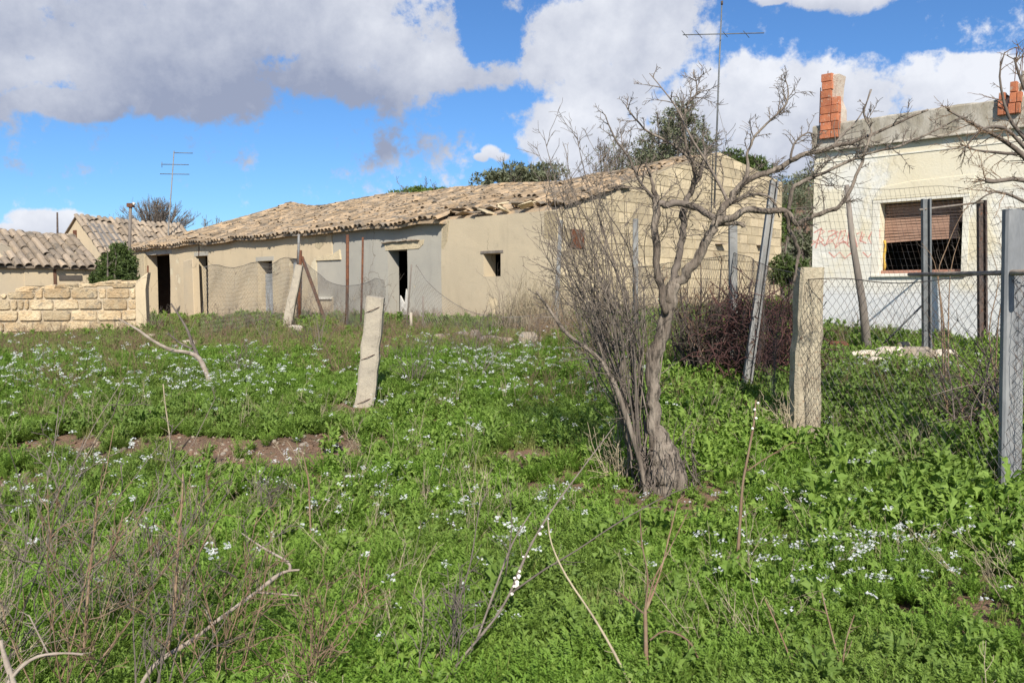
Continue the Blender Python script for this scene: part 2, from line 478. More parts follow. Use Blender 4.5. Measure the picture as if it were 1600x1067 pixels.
def leafmat(name, c1, c2, c3, trans=0.35, patch=0.35, rough=0.6):
    m, g, b, out, geo = newmat(name)
    r = rand_of(g, geo)
    c = g.mix(r, c1, c2)
    c = g.mix(g.m('MULTIPLY', g.ramp(g.noise(geo.outputs['Position'], patch, 4), 0.42, 0.66), 0.75), c, c3)
    g.put(b.inputs['Base Color'], c)
    b.inputs['Roughness'].default_value = rough
    b.inputs['Specular IOR Level'].default_value = 0.3
    t = g.n.new('ShaderNodeBsdfTranslucent')
    g.put(t.inputs[0], g.mix(1.0, c, (1.15, 1.2, 0.7), 'MULTIPLY'))
    mx = g.n.new('ShaderNodeMixShader')
    mx.inputs[0].default_value = trans
    g.l.new(b.outputs[0], mx.inputs[1])
    g.l.new(t.outputs[0], mx.inputs[2])
    g.l.new(mx.outputs[0], out.inputs[0])
    return m
MAT['leaf_broad'] = leafmat('broad_weed_leaf', (0.135, 0.225, 0.034), (0.235, 0.34, 0.06), (0.125, 0.19, 0.042))
MAT['leaf_feather'] = leafmat('feathery_weed_leaf', (0.135, 0.245, 0.028), (0.205, 0.33, 0.048), (0.19, 0.255, 0.055))
MAT['leaf_grass'] = leafmat('grass_blade', (0.15, 0.21, 0.04), (0.25, 0.29, 0.075), (0.29, 0.27, 0.12))
MAT['petal'] = leafmat('white_petal', (0.72, 0.72, 0.72), (0.62, 0.62, 0.64), (0.7, 0.7, 0.7), 0.3)
MAT['petal_yellow'] = leafmat('yellow_petal', (0.75, 0.48, 0.02), (0.75, 0.48, 0.02), (0.7, 0.45, 0.02), 0.2)
MAT['leaf_olive'] = leafmat('olive_leaf', (0.10, 0.115, 0.06), (0.17, 0.18, 0.11), (0.13, 0.14, 0.085), 0.2)
MAT['leaf_shrub'] = leafmat('dark_shrub_leaf', (0.055, 0.085, 0.022), (0.085, 0.12, 0.03), (0.05, 0.07, 0.02), 0.2)
MAT['leaf_green'] = leafmat('green_shrub_leaf', (0.09, 0.145, 0.03), (0.14, 0.195, 0.04), (0.08, 0.12, 0.03), 0.25)

# ------------------------------------------------------------------ ground
xs = np.concatenate([np.linspace(-150, -22, 24), np.linspace(-20, 20, 161), np.linspace(22, 150, 24)])
ys = np.concatenate([np.linspace(-12, 0, 10), np.linspace(0.3, 24, 150), np.linspace(24.6, 60, 50), np.linspace(64, 420, 40)])
g_ = MB()
V = []
for y in ys:
    for x in xs:
        z = gz(x, y)
        if y < 30:
            z += 0.03 * mnoise.noise(Vector((x * 2.2, y * 2.2, 0))) + 0.014 * mnoise.noise(Vector((x * 8, y * 8, 3)))
        V.append((x, y, z))
nx = len(xs)
F = [(j * nx + i, j * nx + i + 1, (j + 1) * nx + i + 1, (j + 1) * nx + i) for j in range(len(ys) - 1) for i in range(nx - 1)]
g_.add(V, F, True)
tag(obj('ground', g_, MAT['soil']), kind='structure')

# ------------------------------------------------------------------ long farmhouse
dF = Vector((-0.712, 0.702, 0))
gF = Vector((0.702, 0.712, 0))
cor = at(870, 455, 20.0)
FO = Vector((cor.x, cor.y, 0))
EAVE, RIDGE, SR, SB, BACKZ = 3.60, 5.78, 7.46, 11.6, 5.25
LEN = 26.6
def FW(t, s, z):
    return FO + dF * t + gF * s + Vector((0, 0, z))
def t_of(px, s=0.0):
    lo, hi = -15.0, 45.0
    for _ in range(50):
        mid = (lo + hi) / 2
        if pix(FW(mid, s, 2))[0] > px: lo = mid
        else: hi = mid
    return (lo + hi) / 2
def z_at(px, py, s=0.0):
    p = FW(t_of(px, s), s, 0)
    return at(px, py, p.y).z
def wall_grid(mb, ts, zs, holes, P, y_out, y_in, ztop=None):
    """solid wall with rectangular openings; P(a, depth, z); jambs included"""
    A = sorted(set([round(a, 4) for a in ts] + [round(h[k], 4) for h in holes for k in (0, 1)]))
    Z = sorted(set([round(a, 4) for a in zs] + [round(h[k], 4) for h in holes for k in (2, 3)]))
    na, nz = len(A) - 1, len(Z) - 1
    def solid(i, j):
        if i < 0 or j < 0 or i >= na or j >= nz: return False
        a, z = (A[i] + A[i + 1]) / 2, (Z[j] + Z[j + 1]) / 2
        return not any(h[0] < a < h[1] and h[2] < z < h[3] for h in holes)
    idx, vs, fs = {}, [], []
    def vid(i, j, k):
        if (i, j, k) not in idx:
            idx[(i, j, k)] = len(vs)
            z = Z[j]
            vs.append(P(A[i], (y_out, y_in)[k], z))
        return idx[(i, j, k)]
    for i in range(na):
        for j in range(nz):
            if not solid(i, j): continue
            fs.append((vid(i, j, 0), vid(i + 1, j, 0), vid(i + 1, j + 1, 0), vid(i, j + 1, 0)))
            fs.append((vid(i, j, 1), vid(i, j + 1, 1), vid(i + 1, j + 1, 1), vid(i + 1, j, 1)))
            for (di, dj, a, b_) in ((-1, 0, (i, j), (i, j + 1)), (1, 0, (i + 1, j), (i + 1, j + 1)), (0, -1, (i, j), (i + 1, j)), (0, 1, (i, j + 1), (i + 1, j + 1))):
                if not solid(i + di, j + dj):
                    fs.append((vid(*a, 0), vid(*b_, 0), vid(*b_, 1), vid(*a, 1)))
    mb.add(vs, fs)

house = thing('farmhouse', 'long low derelict farmhouse with sagging clay tile roof and plastered front', 'house', FW(0, 0, gz(FO.x, FO.y)))
BASE = -0.2
def opening(x0, x1, ytop, ybot=None):
    ta, tb = t_of(x1), t_of(x0)
    xm = (x0 + x1) / 2
    zt = z_at(xm, ytop)
    zb = z_at(xm, ybot) if ybot else BASE - 0.01
    return (ta, tb, zb, zt)
tA, tB = t_of(690), t_of(495)
tC = t_of(228)
OP = {
    'small': opening(755, 782, 396, 432),
    'grey_door': opening(605, 635, 391),
    'shut_window': opening(494, 519, 407, 465),
    'win4': opening(452, 472, 404, 452),
    'door3': opening(403, 426, 408),
    'door2': opening(306, 325, 400),
    'barn': opening(231, 266, 398),
}
TH = 0.45
def sect(a, b, keys, matname, ztop, dz=0.0):
    mb = MB()
    zz = [BASE, ztop] + [BASE + 0.5 * k for k in range(1, 8) if BASE + 0.5 * k < ztop]
    wall_grid(mb, list(np.arange(a, b, 0.9)) + [a, b], zz, [OP[k] for k in keys], lambda t, s, z: FW(t, s + 0.012 * math.sin(t * 1.9) * math.sin(z * 2.1), z), dz, TH)
    return obj('front_wall', mb, MAT[matname], house)
w1 = sect(0.004, tA, ['small'], 'plaster_tan', EAVE - 0.03)
w1['label'] = 'tan plastered wall section with one small square window'
w2 = sect(tA + 0.002, tB, ['grey_door'], 'plaster_grey', EAVE - 0.03, 0.035)
w2['label'] = 'grey cement rendered wall section with streaks and a broken doorway'
w3 = sect(tB + 0.002, LEN, ['shut_window', 'win4', 'door3', 'door2', 'barn'], 'plaster_left', EAVE - 0.05, 0.0)
w3['label'] = 'warm tan plastered wall section with doorways and barn opening'
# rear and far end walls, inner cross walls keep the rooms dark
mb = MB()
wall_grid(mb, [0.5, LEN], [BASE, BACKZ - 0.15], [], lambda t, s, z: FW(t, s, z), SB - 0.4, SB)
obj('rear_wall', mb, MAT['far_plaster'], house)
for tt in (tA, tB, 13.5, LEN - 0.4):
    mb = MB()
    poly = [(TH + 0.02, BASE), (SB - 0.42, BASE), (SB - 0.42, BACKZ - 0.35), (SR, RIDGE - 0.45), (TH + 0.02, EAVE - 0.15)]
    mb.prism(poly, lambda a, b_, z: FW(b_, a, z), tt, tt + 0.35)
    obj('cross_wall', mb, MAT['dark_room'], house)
# gable wall of squared stone blocks
def clip(poly, a, b_, c):          # keep a*x+b*z<=c
    out = []
    for i in range(len(poly)):
        p, q = poly[i], poly[(i + 1) % len(poly)]
        fp, fq = a * p[0] + b_ * p[1] - c, a * q[0] + b_ * q[1] - c
        if fp <= 0: out.append(p)
        if fp * fq < 0:
            k = fp / (fp - fq)
            out.append((p[0] + (q[0] - p[0]) * k, p[1] + (q[1] - p[1]) * k))
    return out
mb = MB()
gp = [(0, BASE), (SB, BASE), (SB, BACKZ + 0.03), (SR, RIDGE + 0.05), (2.75, EAVE + (RIDGE - EAVE) / SR * 2.75 + 0.04), (2.35, EAVE + (RIDGE - EAVE) / SR * 2.35 - 0.06), (0, EAVE - 0.06)]
mb.prism(gp, lambda a, b_, z: FW(b_, a, z), 0.42, 0.0)
gable = obj('gable_wall', mb, MAT['gable_mortar'], house)
gable['label'] = 'gable end of bare squared limestone blocks'
k1 = (RIDGE - EAVE) / SR
k2 = (BACKZ - RIDGE) / (SB - SR)
CH = 0.285
row = 0
wz0, wz1 = z_at(870, 392), z_at(870, 352)
ws = []
for px in (892, 912):
    lo, hi = 0, 6
    for _ in range(40):
        mid = (lo + hi) / 2
        if pix(FW(0, mid, 3))[0] < px: lo = mid
        else: hi = mid
    ws.append(lo)
blk = 0
wzp = (at(900, 388, FW(0, ws[0], 0).y).z, at(900, 358, FW(0, ws[0], 0).y).z)
z = 0.55
while z < RIDGE:
    s_ = -rng.uniform(0, 0.5)
    while s_ < SB:
        L = rng.uniform(0.46, 0.66)
        a0, a1 = max(0.0, s_) + 0.012, min(SB, s_ + L) - 0.012
        if a1 - a0 > 0.08:
            j = lambda: rng.uniform(-0.008, 0.008)
            poly = [(a0 + j(), z + 0.012 + j()), (a1 + j(), z + 0.012 + j()), (a1 + j(), z + CH - 0.012 + j()), (a0 + j(), z + CH - 0.012 + j())]
            up_ = -0.09 if (a0 + a1) / 2 < 2.6 else 0.045
            poly = clip(poly, -k1, 1, EAVE + up_)
            if len(poly) >= 3: poly = clip(poly, -k2, 1, RIDGE - k2 * SR + up_)
            cz_ = z + CH / 2
            inwin = (ws[0] - 0.1 < (a0 + a1) / 2 < ws[1] + 0.1) and wzp[0] - 0.05 < cz_ < wzp[1] + 0.1
            if len(poly) >= 3 and not inwin:
                area = abs(sum(poly[i][0] * poly[(i + 1) % len(poly)][1] - poly[(i + 1) % len(poly)][0] * poly[i][1] for i in range(len(poly)))) / 2
                if area > 0.008:
                    pr = rng.uniform(0.004, 0.018)
                    mb = MB()
                    mb.prism(poly, lambda a, b_, zz: FW(b_, a, zz), 0.03, -pr, 0.004)
                    obj('stone_block', mb, MAT['gable_stone'], gable)
        s_ += L
    z += CH
    row += 1
# small brown shuttered window in the gable
mb = MB()
mb.prism([(ws[0], wzp[0]), (ws[1], wzp[0]), (ws[1], wzp[1]), (ws[0], wzp[1])], lambda a, b_, zz: FW(b_, a, zz), 0.02, -0.035, 0.006)
sh = obj('shutter', mb, MAT['rust'], house)
sh['label'] = 'rusty brown shutter in the stone gable'
# two little tile ledges over vents
for px, py in ((1122, 382), (1186, 384)):
    lo, hi = 0, 12
    for _ in range(40):
        mid = (lo + hi) / 2
        if pix(FW(0, mid, 3))[0] < px: lo = mid
        else: hi = mid
    zc = at(px, py, FW(0, lo, 0).y).z
    mb = MB()
    mb.prism([(lo - 0.22, zc), (lo + 0.22, zc), (lo + 0.2, zc + 0.03), (lo - 0.2, zc + 0.03)], lambda a, b_, zz: FW(b_, a, zz), -0.02, -0.2)
    obj('vent_ledge', mb, MAT['tile_grey'], house)

# lintels, doors, window leaves
def panel(name, key, matname, depth, z0=None, z1=None, f0=0.0, f1=1.0, thick=0.04, jag=False):
    a, b_, zb, zt = OP[key]
    zb = max(zb, gz(*FW(a, 0, 0)[:2]) - 0.1)
    z0 = zb if z0 is None else z0
    z1 = zt if z1 is None else z1
    a0, a1 = a + (b_ - a) * f0 + 0.005, a + (b_ - a) * f1 - 0.005
    top = [(a1, z1), ((a0 + a1) / 2, z1 - (0.25 if jag else 0)), (a0 + (a1 - a0) * 0.3, z1 + (0.2 if jag else 0)), (a0, z1 - (0.4 if jag else 0))]
    mb = MB()
    mb.prism([(a0, z0), (a1, z0)] + top, lambda x, y, zz: FW(x, y, zz), depth + thick, depth)
    return obj(name, mb, MAT[matname], house)
d_ = panel('door', 'door3', 'doorpaint', 0.30, z1=OP['door3'][3] - 0.45)
d_['label'] = 'faded grey door leaf low in its doorway'
d_ = panel('door', 'grey_door', 'whitewood', 0.12, z1=z_at(625, 462), f0=0.05, f1=0.5, jag=True)
d_['label'] = 'broken white board left in the grey doorway'
panel('window_leaf', 'win4', 'doorpaint', 0.12, f0=0.0, f1=0.9)
d_ = panel('window_leaf', 'shut_window', 'foam', 0.06, f0=0.30, f1=0.48)
d_['label'] = 'ochre painted window post'
panel('window_sill', 'shut_window', 'white_trim', -0.06, z0=OP['shut_window'][2] - 0.05, z1=OP['shut_window'][2] + 0.02, thick=0.3)
for key, e in (('small', 0.1), ('door3', 0.12), ('door2', 0.1), ('barn', 0.25)):
    a, b_, zb, zt = OP[key]
    mb = MB()
    mb.prism([(a - e, zt + 0.003), (b_ + e, zt + 0.003), (b_ + e, zt + (0.07 if key == 'small' else 0.16)), (a - e, zt + (0.07 if key == 'small' else 0.16))], lambda x, y, zz: FW(x, y, zz), 0.05, -0.012, 0.005)
    obj('lintel', mb, MAT['wood_grey'] if key == 'small' else MAT['plaster_grey'], house)
# broken plaster round the grey doorway: bare stone lintel and a cracked brow of tile
a, b_, zb, zt = OP['grey_door']
mb = MB()
mb.prism([(a - 0.55, zt + 0.01), (b_ + 0.12, zt + 0.01), (b_ + 0.16, zt + 0.2), (a + 0.1, zt + 0.22), (a - 0.8, zt + 0.26), (a - 0.75, zt + 0.12)], lambda x, y, zz: FW(x, y, zz), 0.06, 0.02, 0.006)
obj('lintel', mb, MAT['gable_stone'], house)
for k in range(7):
    x = b_ + 0.1 - k * (b_ - a + 0.7) / 6.5
    mb = MB()
    mb.box((0, 0, 0), (0.26, 0.10, 0.035), Matrix.Rotation(rng.uniform(-0.1, 0.1) + math.atan2(dF.y, dF.x), 4, 'Z'), jit=0.01)
    mb.v = [tuple(Vector(v) + FW(x, 0.0, zt + 0.24 + rng.uniform(-0.015, 0.02) + 0.02 * (k > 3))) for v in mb.v]
    obj('brow_tile', mb, MAT['tile_grey'], house)
a, b_, zb, zt = OP['shut_window']
mb = MB()
mb.prism([(a - 0.5, zt + 0.0), (b_ + 0.05, zt), (b_ - 0.1, zt + 0.14), (a - 0.1, zt + 0.2), (a - 0.45, zt + 0.32)], lambda x, y, zz: FW(x, y, zz), 0.06, -0.012, 0.006)
obj('lintel', mb, MAT['gable_stone'], house)
# missing plaster under the eaves where the two renders meet
tb = t_of(494)
for (u0, z0_, pts) in ((tb, EAVE, [(0.0, -0.1), (-0.75, -0.08), (-0.5, -0.45), (-0.2, -0.62), (0.05, -0.5)]), (t_of(692), EAVE, [(-0.05, -0.05), (-0.28, -0.05), (-0.2, -0.6), (-0.03, -0.85), (0.06, -0.8)])):
    mb = MB()
    mb.prism([(u0 + p[0], z0_ + p[1]) for p in pts][::-1], lambda x, y, zz: FW(x, y, zz), 0.06, -0.006, 0.004)
    obj('bare_stone_patch', mb, MAT['gable_stone'], house)
# pilaster by door2 and pier by the barn opening
mb = MB()
tp0, tp1 = t_of(313), t_of(297)
mb.prism([(tp0, BASE), (tp1, BASE), (tp1, z_at(305, 408)), (tp0 + 0.1, z_at(305, 405))], lambda x, y, zz: FW(x, y, zz), -0.002, -0.28, 0.02)
obj('pilaster', mb, MAT['far_plaster'], house)
mb = MB()
mb.prism([(t_of(231), BASE), (LEN + 0.02, BASE), (LEN + 0.02, EAVE - 0.3), (t_of(231), EAVE - 0.3)], lambda x, y, zz: FW(x, y, zz), -0.002, -0.14, 0.02)
obj('pier', mb, MAT['gable_stone'], house)

# roof: sagging slab, barrel tiles
tR0, tR1 = t_of(990, SR), t_of(690, SR)
def sag(t, s):
    f = s / SR if s < SR else 1 - (s - SR) / (SB - SR)
    z = -0.26 * math.exp(-((t - 7.5) / 3.6) ** 2) * max(0, f)
    z += 0.06 * math.sin(t * 0.75 + 1) * f + 0.022 * math.sin(t * 1.7 + s * 0.8)
    z += 0.30 * math.exp(-((t - t_of_lump) / 0.9) ** 2) * max(0, f) ** 2
    z += 0.05 * mnoise.noise(Vector((t * 0.9, s * 0.9, 4)))
    z *= sstep(0.0, 1.6, t)
    z -= 0.26 * sstep(2.2, 3.4, s) * math.exp(-max(0, t) / 7.0) * (1 if s < SR else .6)
    return z
t_of_lump = t_of(455, SR)
def roof_z(t, s):
    b_ = EAVE + k1 * s if s < SR else RIDGE + k2 * (s - SR)
    return b_ + sag(t, s)
OV = -0.22
mb = MB()
tsr = list(np.linspace(0.03, LEN + 0.25, 70))
ssr = [OV, 0.2, 0.8] + list(np.linspace(1.5, SR, 12)) + list(np.linspace(SR + 0.6, SB + 0.2, 6))
vs_, fs_ = [], []
for zo in (0.0, -0.07):
    for t in tsr:
        for s_ in ssr:
            vs_.append(FW(t, s_ + (0.35 if (t < tA and s_ < 0) else 0), roof_z(t, s_) + zo))
ns, nt = len(ssr), len(tsr)
N0 = ns * nt
for i in range(nt - 1):
    for j in range(ns - 1):
        q = (i * ns + j, i * ns + j + 1, (i + 1) * ns + j + 1, (i + 1) * ns + j)
        fs_.append(q)
        fs_.append(tuple(k + N0 for k in q)[::-1])
rim = [i * ns for i in range(nt)] + [(nt - 1) * ns + j for j in range(1, ns)] + [i * ns + ns - 1 for i in range(nt - 2, -1, -1)] + [j for j in range(ns - 2, 0, -1)]
for k in range(len(rim)):
    a, b_ = rim[k], rim[(k + 1) % len(rim)]
    fs_.append((a, b_, b_ + N0, a + N0))
mb.add(vs_, fs_)
roof = obj('roof', mb, MAT['tile'], house)

def tile_mb(r0=0.105, r1=0.085, L=0.44, th=0.016, seg=5, up=True):
    mb = MB()
    vs, fs = [], []
    for (rr, y) in ((r0, 0), (r1, L)):
        for d in (0, th):
            for k in range(seg + 1):
                a = math.pi * k / seg
                x, z = -math.cos(a) * (rr - d), math.sin(a) * (rr - d) * 0.85
                vs.append((x, y, z if up else -z + r0 * 0.45))
    n = seg + 1
    for k in range(seg):
        fs += [(k, k + 1, 2 * n + k + 1, 2 * n + k), (n + k, 3 * n + k, 3 * n + k + 1, n + k + 1), (k, n + k, n + k + 1, k + 1), (2 * n + k, 2 * n + k + 1, 3 * n + k + 1, 3 * n + k)]
    fs += [(0, 2 * n, 3 * n, n), (n - 1, 2 * n - 1, 4 * n - 1, 3 * n - 1)]
    mb.add(vs, fs)
    return mb
TILE = tile_mb()
TILE_ME = mesh_of('roof_tile', TILE, MAT['tile'])
TILE_V = np.array(TILE.v)
def tile_matrix(P, t, s, zf, tdir, sdir, jit, lift=0.0, yaw0=0.0):
    p = P(t, s, zf(t, s) + lift)
    p2 = P(t, s + 0.35, zf(t, s + 0.35) + lift)
    Y = (p2 - p).normalized()
    X = tdir.copy()
    X = (X - Y * X.dot(Y)).normalized()
    Z = X.cross(Y)
    if Z.z < 0:
        X, Z = -X, -Z
    M = Matrix((X, Y, Z)).transposed().to_4x4()
    M = Matrix.Translation(p) @ M @ Euler((rng.gauss(0.02, jit * 0.5), rng.gauss(0, jit), rng.gauss(0, jit) + yaw0)).to_matrix().to_4x4()
    return M
def scatter_tiles(part, P, zf, t0, t1, s0f, s1, tdir, pitch, mesh, tv, tf, matname, jitf, limit, near, lift=0.0, stepl=0.34, skip=None):
    todo = []
    n = int((t1 - t0) / pitch)
    for i in range(n + 1):
        t = t0 + i * pitch
        s_ = s0f(t)
        while s_ < s1:
            if not (skip and skip(t, s_)):
                jt = jitf(t, s_)
                M = tile_matrix(P, t + rng.gauss(0, jt * 0.25), s_ + rng.gauss(0, 0.012 + jt * 0.3), zf, tdir, None, jt, lift + rng.uniform(0, 0.02) + abs(rng.gauss(0, jt * 0.25)))
                todo.append((near(M.translation), M))
            s_ += stepl
    todo.sort(key=lambda e: e[0])
    for _, M in todo[:limit]:
        place('roof_tile', mesh, M, part)
    rest = todo[limit:]
    if rest:
        mb = MB()
        for _, M in rest:
            A = np.array(M)
            vv = tv @ A[:3, :3].T + A[:3, 3]
            mb.add(vv.tolist(), tf)
        o = obj('roof_tiles', mb, MAT[matname], part, kind='stuff')
def jitter_main(t, s):
    j = 0.05
    if t < tA + 0.6: j = 0.13 if s < 2.2 else 0.10
    if mnoise.noise(Vector((t * 0.7, s * 0.7, 9))) > 0.28: j += 0.10
    return j
def skip_main(t, s):
    if t < 0.45 and s > 2.5: return True
    if t < tA - 0.2 and s < 0.12 + 0.5 * (0.5 + 0.5 * mnoise.noise(Vector((t * 1.3, 0, 2)))): return True
    return mnoise.noise(Vector((t * 1.6, s * 1.6, 31))) > 0.52
scatter_tiles(roof, FW, roof_z, -0.05, LEN + 0.2, lambda t: OV - 0.08, SR - 0.25, dF, 0.225, TILE_ME, TILE_V, TILE.f, 'tile', jitter_main, 290, lambda p: p.y, 0.015, skip=skip_main)
# ridge tiles
mb = MB()
for i in range(int(LEN / 0.36) - 2):
    t = 0.5 + i * 0.36
    M = tile_matrix(lambda a, b_, z: FW(b_, a, z), SR, t, lambda s_, t_: roof_z(t_, s_) + 0.05, gF, None, 0.07)
    A = np.array(M)
    mb.add(((TILE_V * 1.15) @ A[:3, :3].T + A[:3, 3]).tolist(), TILE.f)
obj('ridge_tiles', mb, MAT['tile'], roof, kind='stuff')
# broken slabs and loose tiles on the torn eave of the tan section
for k in range(26):
    t = rng.uniform(0.1, tA + 0.4)
    s_ = rng.uniform(-0.12, 0.9)
    mb = MB()
    M = Euler((rng.uniform(-0.3, 0.45), rng.uniform(-0.3, 0.3), math.atan2(dF.y, dF.x) + rng.uniform(-0.7, 0.7))).to_matrix()
    mb.box(FW(t, s_, roof_z(t, s_) + rng.uniform(0.03, 0.16)), (rng.uniform(0.25, 0.75), rng.uniform(0.18, 0.4), rng.uniform(0.02, 0.05)), M, jit=0.02)
    obj('broken_slab', mb, MAT[rng.choice(['tile', 'tile_grey', 'tile_grey', 'gable_stone'])], roof)
# gable verge: a course of tiles along the right hand edge of the roof
for i in range(6):
    s_ = 0.2 + i * 0.36
    M = tile_matrix(lambda a, b_, z: FW(a, b_, z), -0.02, s_, lambda a, b_: roof_z(a, b_) + 0.03, dF, None, 0.05)
    place('roof_tile', TILE_ME, M, roof)

# ------------------------------------------------------------------ white house
eW = Vector((0.712, -0.702, 0))
p0 = at(1268, 455, 15.5)
WO = Vector((p0.x, p0.y, 0))
def WP(u, s, z):
    return WO + eW * u + gF * s + Vector((0, 0, z))
def u_of(px):
    lo, hi = -2.0, 9.0
    for _ in range(50):
        mid = (lo + hi) / 2
        if pix(WP(mid, 0, 2.5))[0] < px: lo = mid
        else: hi = mid
    return (lo + hi) / 2
def wz(px, py):
    p = WP(u_of(px), 0, 0)
    return at(px, py, p.y).z
PTOP, PBOT = wz(1440, 172), wz(1440, 219)
wh = thing('white_house', 'small flat-roofed cream painted house with open shuttered window and graffiti', 'house', WP(0, 0, gz(WO.x, WO.y)))
WU0, WU1 = u_of(1374), u_of(1503)
WZ0, WZ1 = wz(1438, 427), wz(1438, 313)
UL = 7.5
mb = MB()
wall_grid(mb, [0, 1, 2, 3, 4, 5, 6, UL], [0.2, 1, 2, 3, PBOT], [(WU0, WU1, WZ0, WZ1)], lambda u, s, z: WP(u, s, z), 0.0, 0.32)
wall_w = obj('wall', mb, MAT['house_paint'], wh)
for (u0, u1, s0, s1) in ((0, 0.3, 0.322, 6), (UL - 0.3, UL, 0.322, 6), (0.302, UL - 0.302, 5.7, 6)):
    mb = MB()
    mb.prism([(u0, 0.2), (u1, 0.2), (u1, PBOT), (u0, PBOT)], lambda u, s, z: WP(u, s, z), s0, s1)
    obj('wall', mb, MAT['house_paint'], wh)
mb = MB()
mb.prism([(0.305, PBOT - 0.2), (UL - 0.305, PBOT - 0.2), (UL - 0.305, PBOT - 0.003), (0.305, PBOT - 0.003)], lambda u, s, z: WP(u, s, z), 0.325, 5.695)
obj('roof', mb, MAT['parapet'], wh)
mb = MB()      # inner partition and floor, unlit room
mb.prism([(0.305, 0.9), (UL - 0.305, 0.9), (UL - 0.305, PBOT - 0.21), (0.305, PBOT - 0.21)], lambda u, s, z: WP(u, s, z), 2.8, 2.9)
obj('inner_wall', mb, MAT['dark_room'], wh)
# parapet, built in uneven lengths with a worn top
def slab(u0, u1, s0, s1, z0, z1, n, matname, name, worn=0.02):
    mb = MB()
    vs, fs = [], []
    for i in range(n + 1):
        u = u0 + (u1 - u0) * i / n
        dz_ = worn * mnoise.noise(Vector((u * 2.3, s0, 1))) + worn * 0.6 * mnoise.noise(Vector((u * 7, s0, 4)))
        for (s_, z_) in ((s0, z0), (s0, z1 - 0.03), (s0 + 0.03, z1 + dz_), (s1 - 0.03, z1 + dz_), (s1, z1 - 0.03), (s1, z0)):
            vs.append(WP(u, s_ + worn * 0.4 * mnoise.noise(Vector((u * 3, z_ * 3, 2))), z_))
    for i in range(n):
        for k in range(6):
            j = (k + 1) % 6
            fs.append((i * 6 + k, i * 6 + j, (i + 1) * 6 + j, (i + 1) * 6 + k))
    fs += [tuple(range(6))[::-1], tuple(range(n * 6, n * 6 + 6))]
    mb.add(vs, fs)
    return obj(name, mb, MAT[matname], wh)
CM = PBOT + 0.03
slab(-0.09, UL + 0.05, -0.09, 0.34, PBOT + 0.002, CM + 0.02, 40, 'parapet', 'cornice', 0.006)
slab(-0.03, UL, -0.045, 0.30, CM + 0.022, PTOP, 70, 'parapet', 'parapet')
slab(-0.03, 0.27, 0.302, 5.9, CM + 0.022, PTOP - 0.01, 8, 'parapet', 'parapet')
mb = MB()
mb.prism([(0.0, PBOT - 0.20), (UL, PBOT - 0.20), (UL, PBOT - 0.175), (0.0, PBOT - 0.175)], lambda u, s, z: WP(u, s, z), 0.02, -0.012)
obj('string_line', mb, MAT['white_trim'], wh)
# window: pale surround, sill, roller shutter slats, foam edge
win = thing_part = obj('window', (lambda m_: (m_.prism([(WU0 - 0.13, WZ1 + 0.004), (WU1 + 0.10, WZ1 + 0.004), (WU1 + 0.10, WZ1 + 0.05), (WU0 - 0.13, WZ1 + 0.05)], lambda u, s, z: WP(u, s, z), 0.05, -0.014, 0.004), m_)[1])(MB()), MAT['white_trim'], wh)
for (u0, u1) in ((WU0 - 0.13, WU0 - 0.004), (WU1 + 0.004, WU1 + 0.10)):
    mb = MB()
    mb.prism([(u0, WZ0 - 0.05), (u1, WZ0 - 0.05), (u1, WZ1 + 0.001), (u0, WZ1 + 0.001)], lambda u, s, z: WP(u, s, z), 0.05, -0.008, 0.003)
    obj('frame', mb, MAT['white_trim'], win)
mb = MB()
mb.prism([(WU0 - 0.12, WZ0 - 0.054), (WU1 + 0.09, WZ0 - 0.054), (WU1 + 0.09, WZ0 - 0.02), (WU0 - 0.12, WZ0 - 0.02)], lambda u, s, z: WP(u, s, z), 0.03, -0.05, 0.004)
obj('sill', mb, MAT['white_trim'], win)
mb = MB()
mb.prism([(WU0 + 0.003, WZ0 + 0.002), (WU1 - 0.003, WZ0 + 0.002), (WU1 - 0.003, WZ0 + 0.06), (WU0 + 0.003, WZ0 + 0.06)], lambda u, s, z: WP(u, s, z), 0.30, 0.10, 0.006)
obj('sill', mb, MAT['terracotta'], win)
zs0 = WZ1 - 0.02
NS = 13
for k in range(NS):
    h = 0.042
    zc = zs0 - (k + 0.5) * 0.052
    tilt = 0.0 if k < 7 else (k - 6) * 0.006
    mb = MB()
    uu1 = WU1 - (0.05 if k < 7 else 0.12)
    q = lambda u, s, z, tilt=tilt, zc=zc: WP(u, s + (z - zc) * 0.1, z + tilt * ((u - WU0) / (WU1 - WU0)) + 0.004 * math.sin(u * 5 + k))
    mb.prism([(WU0 + 0.01, zc - h / 2), ((WU0 + uu1) / 2, zc - h / 2 - 0.004 * (k % 3)), (uu1, zc - h / 2), (uu1, zc + h / 2), (WU0 + 0.01, zc + h / 2)], q, 0.235, 0.215, 0.004)
    obj('slat', mb, MAT['slat'], win)
mb = MB()
mb.tube([WP(WU0 + 0.025 + 0.012 * math.sin(i * 1.7), 0.20, WZ0 + 0.06 + i * 0.09) for i in range(7)], [0.02 + 0.006 * math.sin(i * 2.3) for i in range(7)], 6)
obj('foam_strip', mb, MAT['foam'], win)
# brow of rough render over the window
mb = MB()
mb.prism([(WU0 - 0.15, WZ1 + 0.06), (WU1 + 0.1, WZ1 + 0.06), (WU1 + 0.18, WZ1 + 0.36), (WU0 + 0.5, WZ1 + 0.34), (WU0 - 0.02, WZ1 + 0.27)], lambda u, s, z: WP(u, s, z), 0.05, -0.012, 0.008)
obj('render_patch', mb, MAT['house_paint'], wh)
